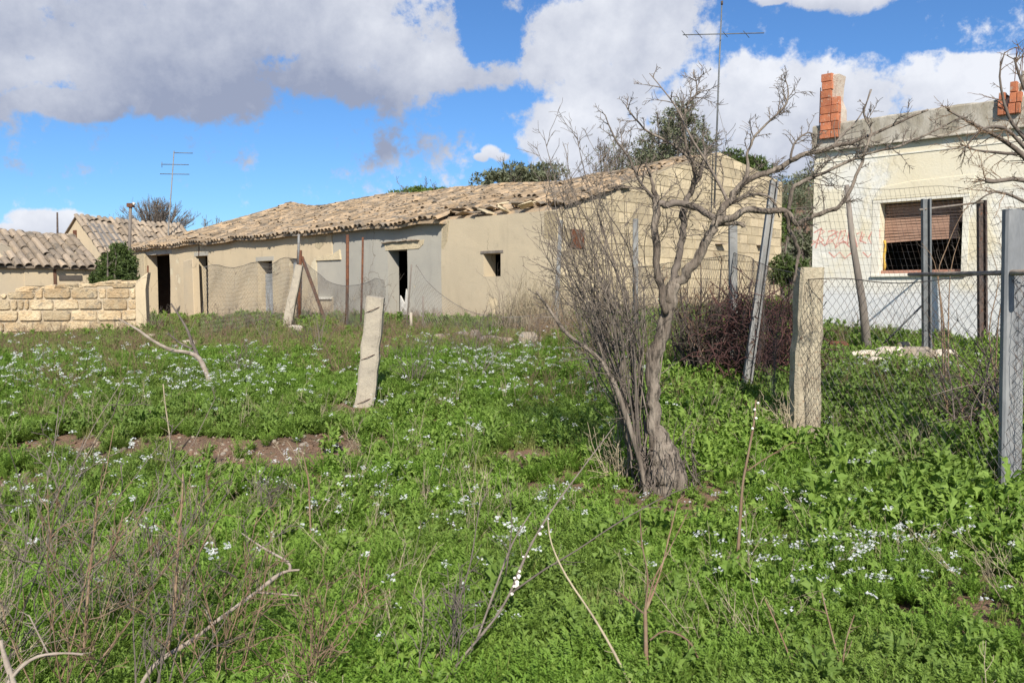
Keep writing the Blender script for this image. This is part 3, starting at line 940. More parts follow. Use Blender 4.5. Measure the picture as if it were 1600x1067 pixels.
# faded red graffiti, strokes traced from the wall
GRAF = [
    [(1272, 364), (1284, 358), (1292, 362), (1282, 368), (1290, 376), (1280, 381), (1270, 376)], [(1298, 362), (1310, 360), (1314, 370), (1304, 378), (1294, 384), (1300, 370), (1316, 362)],
    [(1318, 364), (1330, 360), (1326, 372), (1316, 380), (1332, 378)], [(1336, 362), (1334, 382), (1344, 372), (1346, 384)], [(1350, 366), (1360, 362), (1356, 376), (1368, 380)],
    [(1268, 384), (1280, 374), (1292, 384), (1304, 374), (1314, 386), (1326, 376), (1338, 386)], [(1378, 362), (1372, 372), (1378, 382), (1386, 372), (1380, 362)],
    [(1392, 358), (1390, 378)], [(1389, 386), (1391, 390)], [(1300, 394), (1310, 402), (1320, 394), (1330, 404), (1340, 396), (1352, 402)], [(1362, 394), (1372, 402), (1380, 394), (1388, 402)],
    [(1322, 360), (1312, 388)], [(1286, 356), (1276, 388)], [(1342, 358), (1352, 386), (1364, 366)],
]
for st in GRAF:
    st = [(1266 + (x - 1266) * 0.86, y) for (x, y) in st]
    pts = [(u_of(x), wz(x, y)) for (x, y) in st]
    vs_, fs_ = [], []
    for i, (u, z) in enumerate(pts):
        a = pts[max(0, i - 1)]
        c = pts[min(len(pts) - 1, i + 1)]
        du, dz_ = c[0] - a[0], c[1] - a[1]
        L = math.hypot(du, dz_) or 1
        wd = 0.012
        vs_ += [WP(u - dz_ / L * wd, -0.0022, z + du / L * wd), WP(u + dz_ / L * wd, -0.0022, z - du / L * wd)]
    for i in range(len(pts) - 1):
        fs_.append((2 * i, 2 * i + 1, 2 * i + 3, 2 * i + 2))
    mb = MB()
    mb.add(vs_, fs_)
    obj('graffiti_stroke', mb, MAT['graffiti'], wh)
# hollow brick pillar stubs with starter bars
def pillar(px0, px1, ytop, ybot, label, rows_r, xs_core):
    u0, u1 = u_of(px0), u_of(px1)
    Yd = WP(u0, 0, 0).y
    z0 = PTOP - 0.28
    z1 = at(px0, ytop, Yd).z
    part = MB()
    um = u0 + (u1 - u0) * 0.55
    part.prism([(u0 + 0.02, z0), (u1 - 0.02, z0), (u1 - 0.03, z0 + (z1 - z0) * 0.45), (u1 - 0.10, z0 + (z1 - z0) * 0.6), (u1 - 0.09, z0 + (z1 - z0) * 0.8), (u1 - 0.06, z1 - 0.03), (u0 + 0.03, z1 - 0.01)], lambda u, s, z: WP(u, s, z), 0.27, -0.035, 0.01)
    pl = obj('brick_pillar', part, MAT['brick_mortar'], wh)
    pl['label'] = label
    n = max(3, int(round((z1 - z0) / 0.145)))
    h = (z1 - z0) / n
    for k in range(n):
        wob = rng.uniform(-0.012, 0.012)
        for (a, b_, ok) in ((u0 + wob, um + wob - 0.006, True), (um + wob + 0.004, u1 + wob - 0.02, k < rows_r)):
            if not ok: continue
            mb = MB()
            mb.prism([(a, z0 + k * h + 0.004), (b_, z0 + k * h + 0.004), (b_, z0 + (k + 1) * h - 0.006), (a, z0 + (k + 1) * h - 0.006)], lambda u, s, z: WP(u, s, z), 0.0, -0.10 - (0.02 if k < 4 else 0), 0.005)
            obj('brick', mb, MAT['brick'], pl)
        mb = MB()
        mb.prism([(-0.02, z0 + k * h + 0.004), (0.24, z0 + k * h + 0.004), (0.24, z0 + (k + 1) * h - 0.006), (-0.02, z0 + (k + 1) * h - 0.006)], lambda s, u, z: WP(u, s, z), u0 + 0.05, u0 - 0.012 + wob, 0.005)
        obj('brick', mb, MAT['brick'], pl)
    return pl, z1
pl, zt = pillar(1281, 1311, 118, 215, 'tall broken stub of orange hollow bricks', 5, None)
for (px, y0, y1) in ((1288, 125, 112), (1277, 215, 138)):
    mb = MB()
    u = u_of(px)
    Yd = WP(u, 0, 0).y
    mb.tube([WP(u, -0.03, at(px, y0, Yd).z), WP(u + 0.01, -0.03, at(px, y1, Yd).z)], 0.008, 5)
    obj('rebar', mb, MAT['rust'], pl)
pl, zt = pillar(1555, 1573, 147, 180, 'low step of orange hollow bricks', 1, None)
pl, zt = pillar(1572, 1592, 130, 180, 'taller step of orange hollow bricks with pipe', 2, None)
for (px, y0, y1, r_) in ((1573, 170, 75, 0.006), (1583, 170, 84, 0.006), (1587, 140, 112, 0.04)):
    mb = MB()
    u = u_of(px)
    Yd = WP(u, 0.1, 0).y
    mb.tube([WP(u, 0.1, at(px, y0, Yd).z), WP(u + 0.02, 0.1, at(px, y1, Yd).z)], r_, 7)
    obj('rebar' if r_ < 0.01 else 'pipe', mb, MAT['rust' if r_ < 0.01 else 'concrete'], pl)

# ------------------------------------------------------------------ left boundary wall of limestone blocks
bw = thing('stone_wall', 'low boundary wall of yellow limestone blocks with crumbling top', 'wall', ground(100, 528))
pa, pb = ground(-120, 532), ground(214, 518)
pa.z = pb.z = 0
dW = (pb - pa).normalized()
nW = Vector((dW.y, -dW.x, 0))
LW = (pb - pa).length
def BP(a, b_, z):
    return pa + dW * a + nW * b_ + Vector((0, 0, z))
def bwz(px, py):
    lo, hi = -5, LW + 5
    for _ in range(40):
        mid = (lo + hi) / 2
        if pix(BP(mid, 0, 1))[0] < px: lo = mid
        else: hi = mid
    return lo, at(px, py, BP(lo, 0, 0).y).z
zt0 = bwz(0, 458)[1]
zt1 = bwz(205, 441)[1]
mb = MB()
mb.prism([(0, -0.3), (LW, -0.3), (LW, zt1 - 0.03), (LW * 0.35, zt0 - 0.01), (0, zt0 - 0.03)], BP, -0.32, -0.03)
core = obj('mortar_core', mb, MAT['mortar'], bw)
ch = 0.272
zc = 0.05
kk = 0
while zc < zt1 - 0.02:
    a = -rng.uniform(0, 0.45)
    while a < LW:
        L = rng.uniform(0.52, 0.66) if rng.random() > 0.1 else rng.uniform(0.12, 0.2)
        a0, a1 = max(0, a) + 0.016, min(LW, a + L) - 0.016
        ztop = zt0 + (zt1 - zt0) * max(0, (a / LW - 0.35) / 0.65)
        zh = min(zc + ch - 0.02, ztop + rng.uniform(-0.03, 0.06))
        if a1 - a0 > 0.06 and zh - zc > 0.09:
            j = lambda: rng.uniform(-0.02, 0.02)
            e = 0.035
            poly = [(a0 + j() * .5 + e * .6, zc + 0.012 + j() * .4), (a1 - e + j(), zc + 0.012 + j() * .4), (a1 + j() * .5, zc + 0.05 + j()), (a1 + j() * .5, zh - 0.04 + j()), (a1 - e + j(), zh + j() * .4), (a0 + e + j(), zh + j() * .4), (a0 + j() * .5, zh - 0.045 + j()), (a0 + j() * .5, zc + 0.06)]
            mb = MB()
            mb.prism(poly, BP, -0.1, rng.uniform(0.0, 0.03), 0.018)
            obj('stone_block', mb, MAT['limestone'], bw)
        a += L
    zc += ch
for k in range(9):      # rubble coping
    a = LW * (0.42 + 0.06 * k)
    zz = zt0 + (zt1 - zt0) * max(0, (a / LW - 0.35) / 0.65)
    mb = MB()
    L = rng.uniform(0.4, 0.8)
    mb.prism([(a, zz), (a + L, zz), (a + L * 0.95, zz + rng.uniform(0.05, 0.13)), (a + L * 0.4, zz + rng.uniform(0.08, 0.14)), (a + 0.03, zz + rng.uniform(0.04, 0.1))], BP, -0.28, -0.01, 0.02)
    obj('coping_stone', mb, MAT['limestone'], bw)
# end pier of the wall
mb = MB()
h_ = bwz(213, 432)[1]
mb.prism([(LW - 0.02, -0.3), (LW + 0.26, -0.3), (LW + 0.24, h_ - 0.3), (LW + 0.30, h_ + 0.1), (LW + 0.02, h_ - 0.12), (LW - 0.01, h_ - 0.3)], BP, -0.35, 0.05, 0.03)
obj('end_pier', mb, MAT['plaster_left'], bw)

# ------------------------------------------------------------------ small tiled houses on the left
def tiled_house(name, label, O, tdir, sdirv, length, depth, eave, ridge, rise_s, matw, pitch=0.26, gable_left=True, tile='tile_grey', sagk=0.05):
    O = Vector((O[0], O[1], 0))
    def P(t, s, z):
        return O + tdir * t + sdirv * s + Vector((0, 0, z))
    root = thing(name, label, 'house', P(length / 2, 0, gz(O.x, O.y)))
    mb = MB()
    back = depth * 1.0
    poly = [(0, -0.3), (back, -0.3), (back, eave + (ridge - eave) * 0.15), (rise_s, ridge - 0.04), (0, eave - 0.02)]
    for t0, t1 in ((0, 0.35), (length - 0.35, length)):
        mbg = MB()
        mbg.prism(poly, lambda a, b_, z: P(b_, a, z), t0, t1)
        obj('gable_wall', mbg, MAT[matw], root)
    mbw = MB()
    wall_grid(mbw, [0.36, length - 0.36], [-0.3, eave - 0.02], [], P, 0.0, 0.3)
    obj('front_wall', mbw, MAT[matw], root)
    k = (ridge - eave) / rise_s
    def zf(t, s):
        b_ = eave + k * s if s < rise_s else ridge - (s - rise_s) * (ridge - eave) * 0.85 / (depth - rise_s)
        return b_ + sagk * math.sin(t * 0.9 + 1.2) * min(1, max(0, s)) + 0.04 * mnoise.noise(Vector((t, s, 8)))
    mbr = MB()
    tt = np.linspace(-0.12, length + 0.12, 16)
    ss = np.concatenate([np.linspace(-0.15, rise_s, 8), np.linspace(rise_s + 0.4, depth + 0.1, 4)])
    vs_ = [P(t, s, zf(t, s) + zo) for zo in (0, -0.06) for t in tt for s in ss]
    n, n2 = len(ss), len(ss) * len(tt)
    fs_ = []
    for i in range(len(tt) - 1):
        for j in range(n - 1):
            q = (i * n + j, i * n + j + 1, (i + 1) * n + j + 1, (i + 1) * n + j)
            fs_ += [q, tuple(x + n2 for x in q)[::-1]]
    rim = [i * n for i in range(len(tt))] + [(len(tt) - 1) * n + j for j in range(1, n)] + [i * n + n - 1 for i in range(len(tt) - 2, -1, -1)] + [j for j in range(n - 2, 0, -1)]
    for q in range(len(rim)):
        a, b_ = rim[q], rim[(q + 1) % len(rim)]
        fs_.append((a, b_, b_ + n2, a + n2))
    mbr.add(vs_, fs_)
    rf = obj('roof', mbr, MAT[tile], root)
    tm = tile_mb(pitch * 0.47, pitch * 0.39, 0.5, 0.02)
    me = mesh_of('roof_tile', tm, MAT[tile])
    scatter_tiles(rf, P, zf, -0.05, length + 0.05, lambda t: -0.22, rise_s - 0.1, tdir, pitch, me, np.array(tm.v), tm.f, tile, lambda t, s: 0.045, 300, lambda p: p.y, 0.01, stepl=0.40, skip=lambda t, s: rng.random() < 0.02)
    return root, P, zf
# low house just behind the boundary wall
YL = 27.0
a = at(152, 415, YL)
b0 = at(-80, 402, YL - 3)
tl = (Vector((a.x, a.y, 0)) - Vector((b0.x, b0.y, 0)))
LL = tl.length
tl.normalize()
sl = Vector((-tl.y, tl.x, 0))
rz = at(80, 371, YL + 1.8).z
low, LP_, lzf = tiled_house('tiled_house', 'low tiled house right behind the yellow stone boundary wall', (b0.x, b0.y), tl, sl, LL, 4.2, a.z, rz + 0.12, 2.4, 'far_plaster')
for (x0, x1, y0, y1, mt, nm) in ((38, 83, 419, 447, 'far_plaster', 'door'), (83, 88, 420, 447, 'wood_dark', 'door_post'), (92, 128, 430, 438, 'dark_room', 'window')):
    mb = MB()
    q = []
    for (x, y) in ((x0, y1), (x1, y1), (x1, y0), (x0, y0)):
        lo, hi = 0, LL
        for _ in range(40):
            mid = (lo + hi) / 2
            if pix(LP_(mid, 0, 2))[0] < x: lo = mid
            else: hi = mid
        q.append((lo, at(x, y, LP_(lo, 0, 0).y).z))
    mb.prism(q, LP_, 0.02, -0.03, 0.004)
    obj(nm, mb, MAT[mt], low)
# house with its gable to the yard, behind
YG = 41.0
pk = at(121, 339, YG)
rdir = Vector((0.55, 0.835, 0)).normalized()
sg = Vector((-rdir.y, rdir.x, 0))
riseg = 2.1
Og = Vector((pk.x, pk.y, 0)) - sg * riseg
gh, GP, gzf = tiled_house('gabled_house', 'tiled house with small brown gable window behind the low house', (Og.x, Og.y), rdir, sg, 5.6, 4.0, pk.z - 1.75, pk.z, riseg, 'far_plaster', 0.30)
mb = MB()
mb.prism([(2.2, pk.z - 1.35), (2.5, pk.z - 1.35), (2.5, pk.z - 0.65), (2.2, pk.z - 0.65)], lambda a_, b_, z: GP(b_, a_, z), 0.02, -0.04, 0.004)
obj('window', mb, MAT['rust'], gh)
mb = MB()
vs_ = [GP(t, s, gzf(t, s) + 0.14 + zo) for zo in (0, -0.02) for (t, s) in ((0.1, 0.1), (1.5, 0.1), (1.5, 1.5), (0.1, 1.5))]
mb.add(vs_, [(0, 1, 2, 3), (7, 6, 5, 4), (0, 4, 5, 1), (1, 5, 6, 2), (2, 6, 7, 3), (3, 7, 4, 0)])
o = obj('roof_sheet', mb, MAT['grey_sheet'], gh)
o['label'] = 'dark grey sheet covering a hole in the tiles'
# pale house corner at the left edge
q = at(-30, 440, 24.5)
mb = MB()
c0 = at(25, 440, 25.5)
Wd = 2.2
mb.prism([(c0.x - Wd, -0.3), (c0.x, -0.3), (c0.x, at(25, 412, 25.5).z), (c0.x - 0.55, at(0, 381, 25.5).z), (c0.x - Wd, at(-30, 360, 25.5).z)], lambda x, y, z: Vector((x, y, z)), 26.8, 25.2)
tag(obj('shed', mb, MAT['far_plaster'], loc=(c0.x - 1, 25.5, gz(c0.x - 1, 25.5))), 'pale plastered shed wall end left of the low tiled house', 'shed')

# ------------------------------------------------------------------ poles and aerials
def pole(name, label, cat, pts, r, matname, n=7, group=None, loc=None):
    mb = MB()
    mb.tube(pts, r, n, smooth=True)
    return tag(obj(name, mb, MAT[matname], loc=loc or pts[0]), label, cat, group)
YA = FW(0, 7.2, 0).y - 0.4
b0 = at(1117, 262, YA)
t0 = at(1128, 4, YA)
an = thing('television_aerial', 'very tall television aerial mast at the stone gable peak', 'aerial', b0)
mb = MB(); mb.tube([b0 - Vector((0, 0, 1.2)), (b0 + t0) / 2, t0], [0.03, 0.026, 0.018], 7)
obj('mast', mb, MAT['galv_dark'], an)
mb = MB(); mb.tube([at(1067, 55, YA), at(1194, 52, YA)], 0.016, 5)
bm = obj('boom', mb, MAT['galv_dark'], an)
for (x, s_) in ((1070, 9), (1092, 10), (1133, 7), (1166, 9)):
    mb = MB(); mb.tube([at(x - s_ * .5, 54 - s_ * .6, YA - 0.3), at(x + s_ * .5, 54 + s_ * .6, YA + 0.3)], 0.011, 4)
    obj('element', mb, MAT['galv_dark'], bm)
for (x, y) in ((1150, 275), (1040, 262)):
    mb = MB(); mb.tube([at(1121, 165, YA), at(x, y, YA + 1)], 0.006, 4)
    obj('guy_wire', mb, MAT['wire_pale'], an)
mb = MB(); mb.tube([at(1128, 8, YA), at(1128, 2, YA)], 0.035, 6)
obj('cap', mb, MAT['charred'], an)
Ya = 44.0
b0 = at(263, 362, Ya)
an = thing('television_aerial', 'thin three-armed television aerial above the left end of the roof', 'aerial', b0)
mb = MB(); mb.tube([Vector((b0.x, b0.y, gz(b0.x, b0.y))), b0, at(272, 236, Ya)], [0.035, 0.035, 0.025], 6)
obj('mast', mb, MAT['galv'], an)
for (x0, x1, y) in ((271, 301, 239), (252, 295, 257), (250, 296, 272)):
    mb = MB(); mb.tube([at(x0, y, Ya), at(x1, y + 0.6, Ya)], 0.022, 4)
    obj('element', mb, MAT['galv_dark'], an)
mb = MB(); mb.tube([at(253, 253, Ya), at(253, 262, Ya)], 0.02, 4)
obj('element', mb, MAT['galv_dark'], an)
Yp = 30
b0, t0 = at(202, 400, Yp), at(204, 321, Yp)
g0 = Vector((b0.x, b0.y, gz(b0.x, b0.y)))
pt = thing('flue_pipe', 'rusty flue pipe with metal cap beside the green shrub', 'pipe', g0)
mb = MB(); mb.tube([g0, b0, t0], 0.055, 8); obj('pipe', mb, MAT['wood_grey'], pt)
mb = MB(); mb.box(t0, (0.2, 0.2, 0.14)); obj('cap', mb, MAT['rust'], pt)
mb = MB(); mb.tube([t0 + Vector((0.1, 0, 0.0)), t0 + Vector((0.13, 0, 0.1))], 0.05, 7); obj('cap', mb, MAT['whitewood'], pt)
b0 = at(90, 372, 32); g0 = Vector((b0.x, b0.y, gz(b0.x, b0.y)))
pole('pole', 'thin dark pole rising behind the low tiled roof', 'pole', [g0, b0, at(89.5, 332, 32)], [0.04, 0.04, 0.03], 'charred')

# ------------------------------------------------------------------ fence posts
def upright(px, py, tx, ty, extra=0.0):
    b_ = ground(px, py)
    t_ = at(tx, ty, b_.y + extra)
    return b_ - Vector((0, 0, 0.15)), t_
def profile_post(name, label, cat, b_, t_, w0, w1, d, matname, shape='box', group=None, seg=6, jit=0.0):
    ax = (t_ - b_)
    L = ax.length
    ax.normalize()
    X = Vector((1, 0, 0))
    X = (X - ax * X.dot(ax)).normalized()
    Yv = ax.cross(X)
    if shape == 'box':
        out = [(-.5, -.5), (.5, -.5), (.5, .5), (-.5, .5)]
        e = 0.12
        out = [(-.5, -.5 + e), (-.5 + e, -.5), (.5 - e, -.5), (.5, -.5 + e), (.5, .5 - e), (.5 - e, .5), (-.5 + e, .5), (-.5, .5 - e)]
    elif shape == 'sheet':
        out = [(-.5, .5), (-.5, -.25), (-.40, -.5), (.22, -.5), (.27, -.15), (.5, -.15), (.5, .5)]
    elif shape == 'L':
        k = 0.14
        out = [(-.5, -.5), (.5, -.5), (.5, -.5 + k), (-.5 + k, -.5 + k), (-.5 + k, .5), (-.5, .5)]
    else:       # channel open to the front
        k = 0.2
        out = [(-.5, -.5), (-.5 + k, -.5), (-.5 + k, .5 - k), (.5 - k, .5 - k), (.5 - k, -.5), (.5, -.5), (.5, .5), (-.5, .5)]
    vs_, fs_ = [], []
    n = len(out)
    for i in range(seg + 1):
        f = i / seg
        wd = w0 + (w1 - w0) * f
        c = b_ + ax * (L * f) + X * rng.uniform(-jit, jit)
        for (u, v) in out:
            q_ = 1 + rng.uniform(-jit, jit) * 3
            vs_.append(c + X * (u * wd * q_) + Yv * (v * d * q_))
    for i in range(seg):
        for k in range(n):
            j = (k + 1) % n
            fs_.append((i * n + k, i * n + j, (i + 1) * n + j, (i + 1) * n + k))
    fs_ += [tuple(range(n))[::-1], tuple(range(seg * n, seg * n + n))]
    mb = MB()
    mb.add(vs_, fs_)
    return tag(obj(name, mb, MAT[matname], loc=b_), label, cat, group)
PPM = lambda b_: b_.y / FPX
b_, t_ = upright(568, 636, 587, 464, -0.1)
post575 = (b_, t_)
p5 = profile_post('concrete_post', 'short leaning concrete post standing alone in the weeds', 'post', b_, t_, 30 * PPM(b_), 27 * PPM(b_), 0.13, 'concrete', jit=0.009, seg=10)
mb = MB()      # wire tied round it
for zf_ in (0.16, 0.52, 0.9):
    c = b_.lerp(t_, zf_)
    mb.tube([c + Vector((math.cos(a) * 0.12, math.sin(a) * 0.085, 0.05 * math.cos(a))) for a in np.linspace(0, 6.28, 12)], 0.004, 4)
obj('wire_loop', mb, MAT['rust_wire'], p5, kind='stuff')
b_, t_ = upright(445, 516, 468, 414)
profile_post('concrete_post', 'leaning round-topped concrete post propped against the rusty tripod', 'post', b_, t_, 15 * PPM(b_), 11 * PPM(b_), 0.16, 'concrete', jit=0.006)
b_, t_ = upright(467, 508, 468, 391)
tri = thing('steel_tripod', 'rusty steel corner post with slanting braces in the sagging fence', 'post', b_)
mb = MB(); mb.tube([b_, t_], 4.2 * PPM(b_), 6); obj('post', mb, MAT['rust'], tri)
mb = MB(); mb.tube([at(466, 412, b_.y - .05), at(467, 366, b_.y - .05)], 2 * PPM(b_), 6); obj('pipe', mb, MAT['galv'], tri)
b2 = ground(510, 506)
mb = MB(); mb.tube([b2, at(472, 402, b_.y)], 2.6 * PPM(b_), 6); obj('brace', mb, MAT['rust'], tri)
b2 = ground(447, 511)
mb = MB(); mb.tube([b2, at(467, 462, b_.y)], 1.4 * PPM(b_), 6); obj('brace', mb, MAT['rust'], tri)
LTRI = b_
for (px, py, tx, ty, w_, mt, nm, lb) in (
        (541, 492, 543, 367, 5.5, 'rust', 'steel_post', 'rusty steel fence post in front of the grey rendered wall'),
        (563, 486, 567, 371, 3.6, 'rust', 'steel_rod', 'thin rusty rod standing by the grey rendered wall'),
        (634, 500, 643, 413, 2.4, 'wood_grey', 'stake', 'thin leaning stake beside the broken grey doorway'),
        (660, 505, 661, 463, 3.2, 'wood_grey', 'stake', 'short dark stake at the low sagging mesh'),
        (641, 518, 642, 488, 5, 'concrete', 'stake', 'stubby pale stake with rusty foot under the grey doorway'),
        (230, 480, 231, 415, 2.5, 'rust', 'steel_post', 'rusty post at the jamb of the barn opening'),
        (311, 400, 312, 372, 2.4, 'rust', 'wall_rod', None)):
    if lb is None:
        p_ = FW(t_of(px), -0.08, 0)
        pt = [at(px, py, p_.y), at(tx, ty, p_.y)]
        mb = MB(); mb.tube(pt, w_ / 2 * p_.y / FPX, 6); obj('wall_rod', mb, MAT['rust'], house)
        continue
    b_, t_ = upright(px, py, tx, ty)
    lim = 26 if px < 300 else 19.5
    if b_.y > lim:
        b_ = Vector((at(px, py, lim).x, lim, gz(at(px, py, lim).x, lim) - .1)); t_ = at(tx, ty, lim)
    pole(nm, lb, 'post', [b_, b_.lerp(t_, 0.5) + Vector((0.01, 0, 0)), t_], w_ / 2 * PPM(b_), mt, 6)
b_, t_ = upright(868, 500, 876, 344)
if b_.y > 17.5:
    b_ = Vector((at(868, 500, 17.5).x, 17.5, gz(at(868, 500, 17.5).x, 17.5) - .1)); t_ = at(876, 344, 17.5)
profile_post('steel_post', 'thin grey angle post where plaster meets the stone gable', 'post', b_, t_, 7 * PPM(b_), 6 * PPM(b_), 0.07, 'galv', 'L')
GP1 = (b_, t_)
b_, t_ = upright(993, 525, 993, 342)
profile_post('steel_post', 'grey angle post behind the dead tree shoots', 'post', b_, t_, 8 * PPM(b_), 8 * PPM(b_), 0.06, 'galv', 'L')
GP2 = (b_, t_)
b_, t_ = upright(1146, 592, 1145, 346)
profile_post('steel_post', 'upright galvanised angle post beside the rusty wire tangle', 'post', b_, t_, 12 * PPM(b_), 12 * PPM(b_), 0.07, 'galv', 'L')
GP3 = (b_, t_)
b_, t_ = upright(1163, 612, 1210, 283, 0.3)
profile_post('steel_post', 'long slanting galvanised channel post leaning over the wire tangle', 'post', b_, t_, 14 * PPM(b_), 12 * PPM(b_), 0.08, 'galv', 'U')
GP4 = (b_, t_)
b_, t_ = upright(1256, 682, 1264, 418)
profile_post('concrete_post', 'stout yellowish concrete post wrapped in chain link', 'post', b_, t_, 44 * PPM(b_), 36 * PPM(b_), 0.2, 'concrete_yellow', jit=0.012, seg=11)
GP5 = (b_, t_)
b_, t_ = upright(1579, 768, 1586, 327)
profile_post('steel_post', 'wide galvanised sheet post with chain link hooked on it', 'post', b_, t_, 33 * PPM(b_), 33 * PPM(b_), 0.06, 'galv_sheet', 'sheet')
GP6 = (b_, t_)
b_, t_ = upright(1358, 556, 1323, 289)
pole('wooden_pole', 'dark wooden pole leaning in front of the cream house', 'pole', [b_, b_.lerp(t_, .35) + Vector((0.02, 0, 0)), b_.lerp(t_, .7) - Vector((0.02, 0, 0)), t_], [0.075, 0.06, 0.045, 0.036], 'wood_grey', 8)
GP7 = (b_, t_)
b_, t_ = upright(1449, 566, 1447, 311)
profile_post('steel_post', 'dull zinc channel post in front of the open window', 'post', b_, t_, 13 * PPM(b_), 13 * PPM(b_), 0.07, 'galv_dark', 'U')
GP8 = (b_, t_)
b_, t_ = upright(1536, 548, 1534, 313)
profile_post('steel_post', 'rust-streaked channel post right of the open window', 'post', b_, t_, 13 * PPM(b_), 13 * PPM(b_), 0.07, 'rust_dark', 'U')
GP9 = (b_, t_)
# cross pieces
pole('wooden_batten', 'thin batten tied between the two channel posts by the window', 'batten', [at(1437, 328, GP8[0].y - 0.06), at(1536, 316, GP9[0].y - 0.06)], 0.016, 'wood_grey', 5)
c1 = at(1420, 429, GP5[0].y - 0.15)
c2 = at(1585, 426, GP6[0].y - 0.06)
c3 = at(1640, 425, GP6[0].y - 0.4)
pole('rail', 'bent grey horizontal rail along the chain link top', 'rail', [c1, at(1480, 428, (c1.y * 2 + c2.y) / 3), at(1530, 427, (c1.y + 2 * c2.y) / 3), c2, c3], [0.017, 0.02, 0.018, 0.024, 0.022], 'dead_wood', 7)
b_, t_ = ground(1366, 552), at(1448, 470, GP8[0].y + 0.05)
pole('brace_rod', 'thin diagonal rod bracing the zinc channel post', 'rod', [b_, t_], 0.014, 'galv_dark', 6)

# ------------------------------------------------------------------ wire fences
def net(corners, cw, chh, r, mode, sagf=None, mask=None):
    """corners: bottom-left, bottom-right, top-right, top-left; diamond, hexagonal or square wire mesh"""
    A, B, C, Dd = [Vector(c) for c in corners]
    W = (B - A).length
    H = ((Dd - A).length + (C - B).length) / 2
    nu, nv = max(2, int(W / cw)), max(2, int(H / chh))
    nrm = (B - A).cross(Dd - A).normalized()
    def Q(u, v):
        p = (A * (1 - u) + B * u) * (1 - v) + (Dd * (1 - u) + C * u) * v
        if sagf:
            p = p + Vector((0, 0, sagf(u, v)))
        return p + nrm * (0.035 * math.sin(u * 9 + v * 3) + 0.02 * math.sin(u * 23 - v * 7))
    mb = MB()
    if mode == 'square':
        for i in range(nu + 1):
            mb.tube([Q(i / nu, v) for v in np.linspace(0, 1, 9)], r, 3, False, False)
        for j in range(nv + 1):
            mb.tube([Q(u, j / nv) for u in np.linspace(0, 1, 17)], r, 3, False, False)
    else:
        for i in range(nu + 1):
            pts = []
            for j in range(nv * 2 + 1):
                u = (i + (0.5 if (j % 2) else 0.0) + (0.0 if i % 2 == 0 else 0.0)) / nu
                q_ = Q(min(u, 1 + 0.5 / nu), j / (2.0 * nv))
                pts.append(q_ + nrm * (0.004 if j % 2 else -0.004))
            mb.tube(pts, r, 3, False, False)
            pts = []
            for j in range(nv * 2 + 1):
                u = (i - (0.5 if (j % 2) else 0.0)) / nu
                q_ = Q(max(u, -0.5 / nu), j / (2.0 * nv))
                pts.append(q_ + nrm * (-0.004 if j % 2 else 0.004))
            mb.tube(pts, r, 3, False, False)
    top = MB()
    top.tube([Q(u, 1.0) for u in np.linspace(0, 1, 15)], r * 2.0, 4, True, True)
    return mb, top
def fence(label, corners, cw, chh, r, mode, mt, sagf=None, name='wire_fence'):
    root = thing(name, label, 'fence', corners[0])
    mb, top = net(corners, cw, chh, r, mode, sagf)
    obj('wire_mesh', mb, MAT[mt], root, kind='stuff')
    obj('top_wire', top, MAT[mt], root)
    return root
def gnd(p): return Vector((p.x, p.y, gz(p.x, p.y) + 0.02))
f5 = gnd(GP5[0]) + Vector((-0.02, -0.14, 0)); f6 = gnd(GP6[0]) + Vector((0, -0.08, 0))
t5 = at(1262, 437, f5.y); t6 = at(1588, 429, f6.y)
fence('rusty diamond chain link between the stout concrete post and the sheet post', [f5, f6, t6, t5], 0.072, 0.10, 0.0022, 'diamond', 'wire', name='chain_link_fence', sagf=lambda u, v: 0.02 * math.sin(u * 9) * v - 0.03 * math.sin(u * math.pi) * v)
f6b = f6 + (f6 - f5) * 0.25
fence('chain link continuing beyond the sheet post', [f6 + Vector((0.03, 0, 0)), f6b, f6b + Vector((0, 0, 1.75)), at(1588, 430, f6.y) + Vector((0.03, 0, 0.0))], 0.072, 0.10, 0.0022, 'diamond', 'wire', name='chain_link_fence')
mb, top = net([f6 + Vector((-0.12, -0.012, 0)), f6 + Vector((0.12, -0.012, 0)), t6 + Vector((0.10, -0.03, 0.0)), t6 + Vector((-0.12, -0.03, 0))], 0.072, 0.10, 0.0022, 'diamond')
f3 = gnd(GP3[0]) + Vector((0, -0.05, 0))
fence('chain link stretched from the galvanised angle post to the stout concrete post', [f3, f5, t5, at(1146, 395, f3.y)], 0.075, 0.10, 0.002, 'diamond', 'wire', name='chain_link_fence')
f2 = gnd(GP2[0]) + Vector((0, -0.05, 0))
fence('pale chain link in front of the stone gable', [f2, f3, at(1146, 398, f3.y), at(993, 418, f2.y)], 0.09, 0.12, 0.0024, 'diamond', 'wire_pale', name='chain_link_fence')
f1 = gnd(GP1[0]) + Vector((0, -0.06, 0))
fence('low slack wire mesh between the two grey angle posts', [f1, f2, at(993, 440, f2.y), at(869, 446, f1.y)], 0.13, 0.17, 0.0028, 'square', 'wire', sagf=lambda u, v: -0.1 * math.sin(u * math.pi) * v)
f7 = gnd(GP7[0]) + Vector((-0.6, 0.1, 0)); f9 = gnd(GP9[0]) + Vector((1.1, -0.4, 0))
fence('rectangular welded mesh in front of the cream house', [f7 + Vector((0, 0, 0.9)), f9 + Vector((0, 0, 0.9)), at(1625, 296, f9.y), at(1262, 292, f7.y)], 0.075, 0.105, 0.0018, 'square', 'wire', sagf=lambda u, v: 0.03 * math.sin(u * 14) * v)
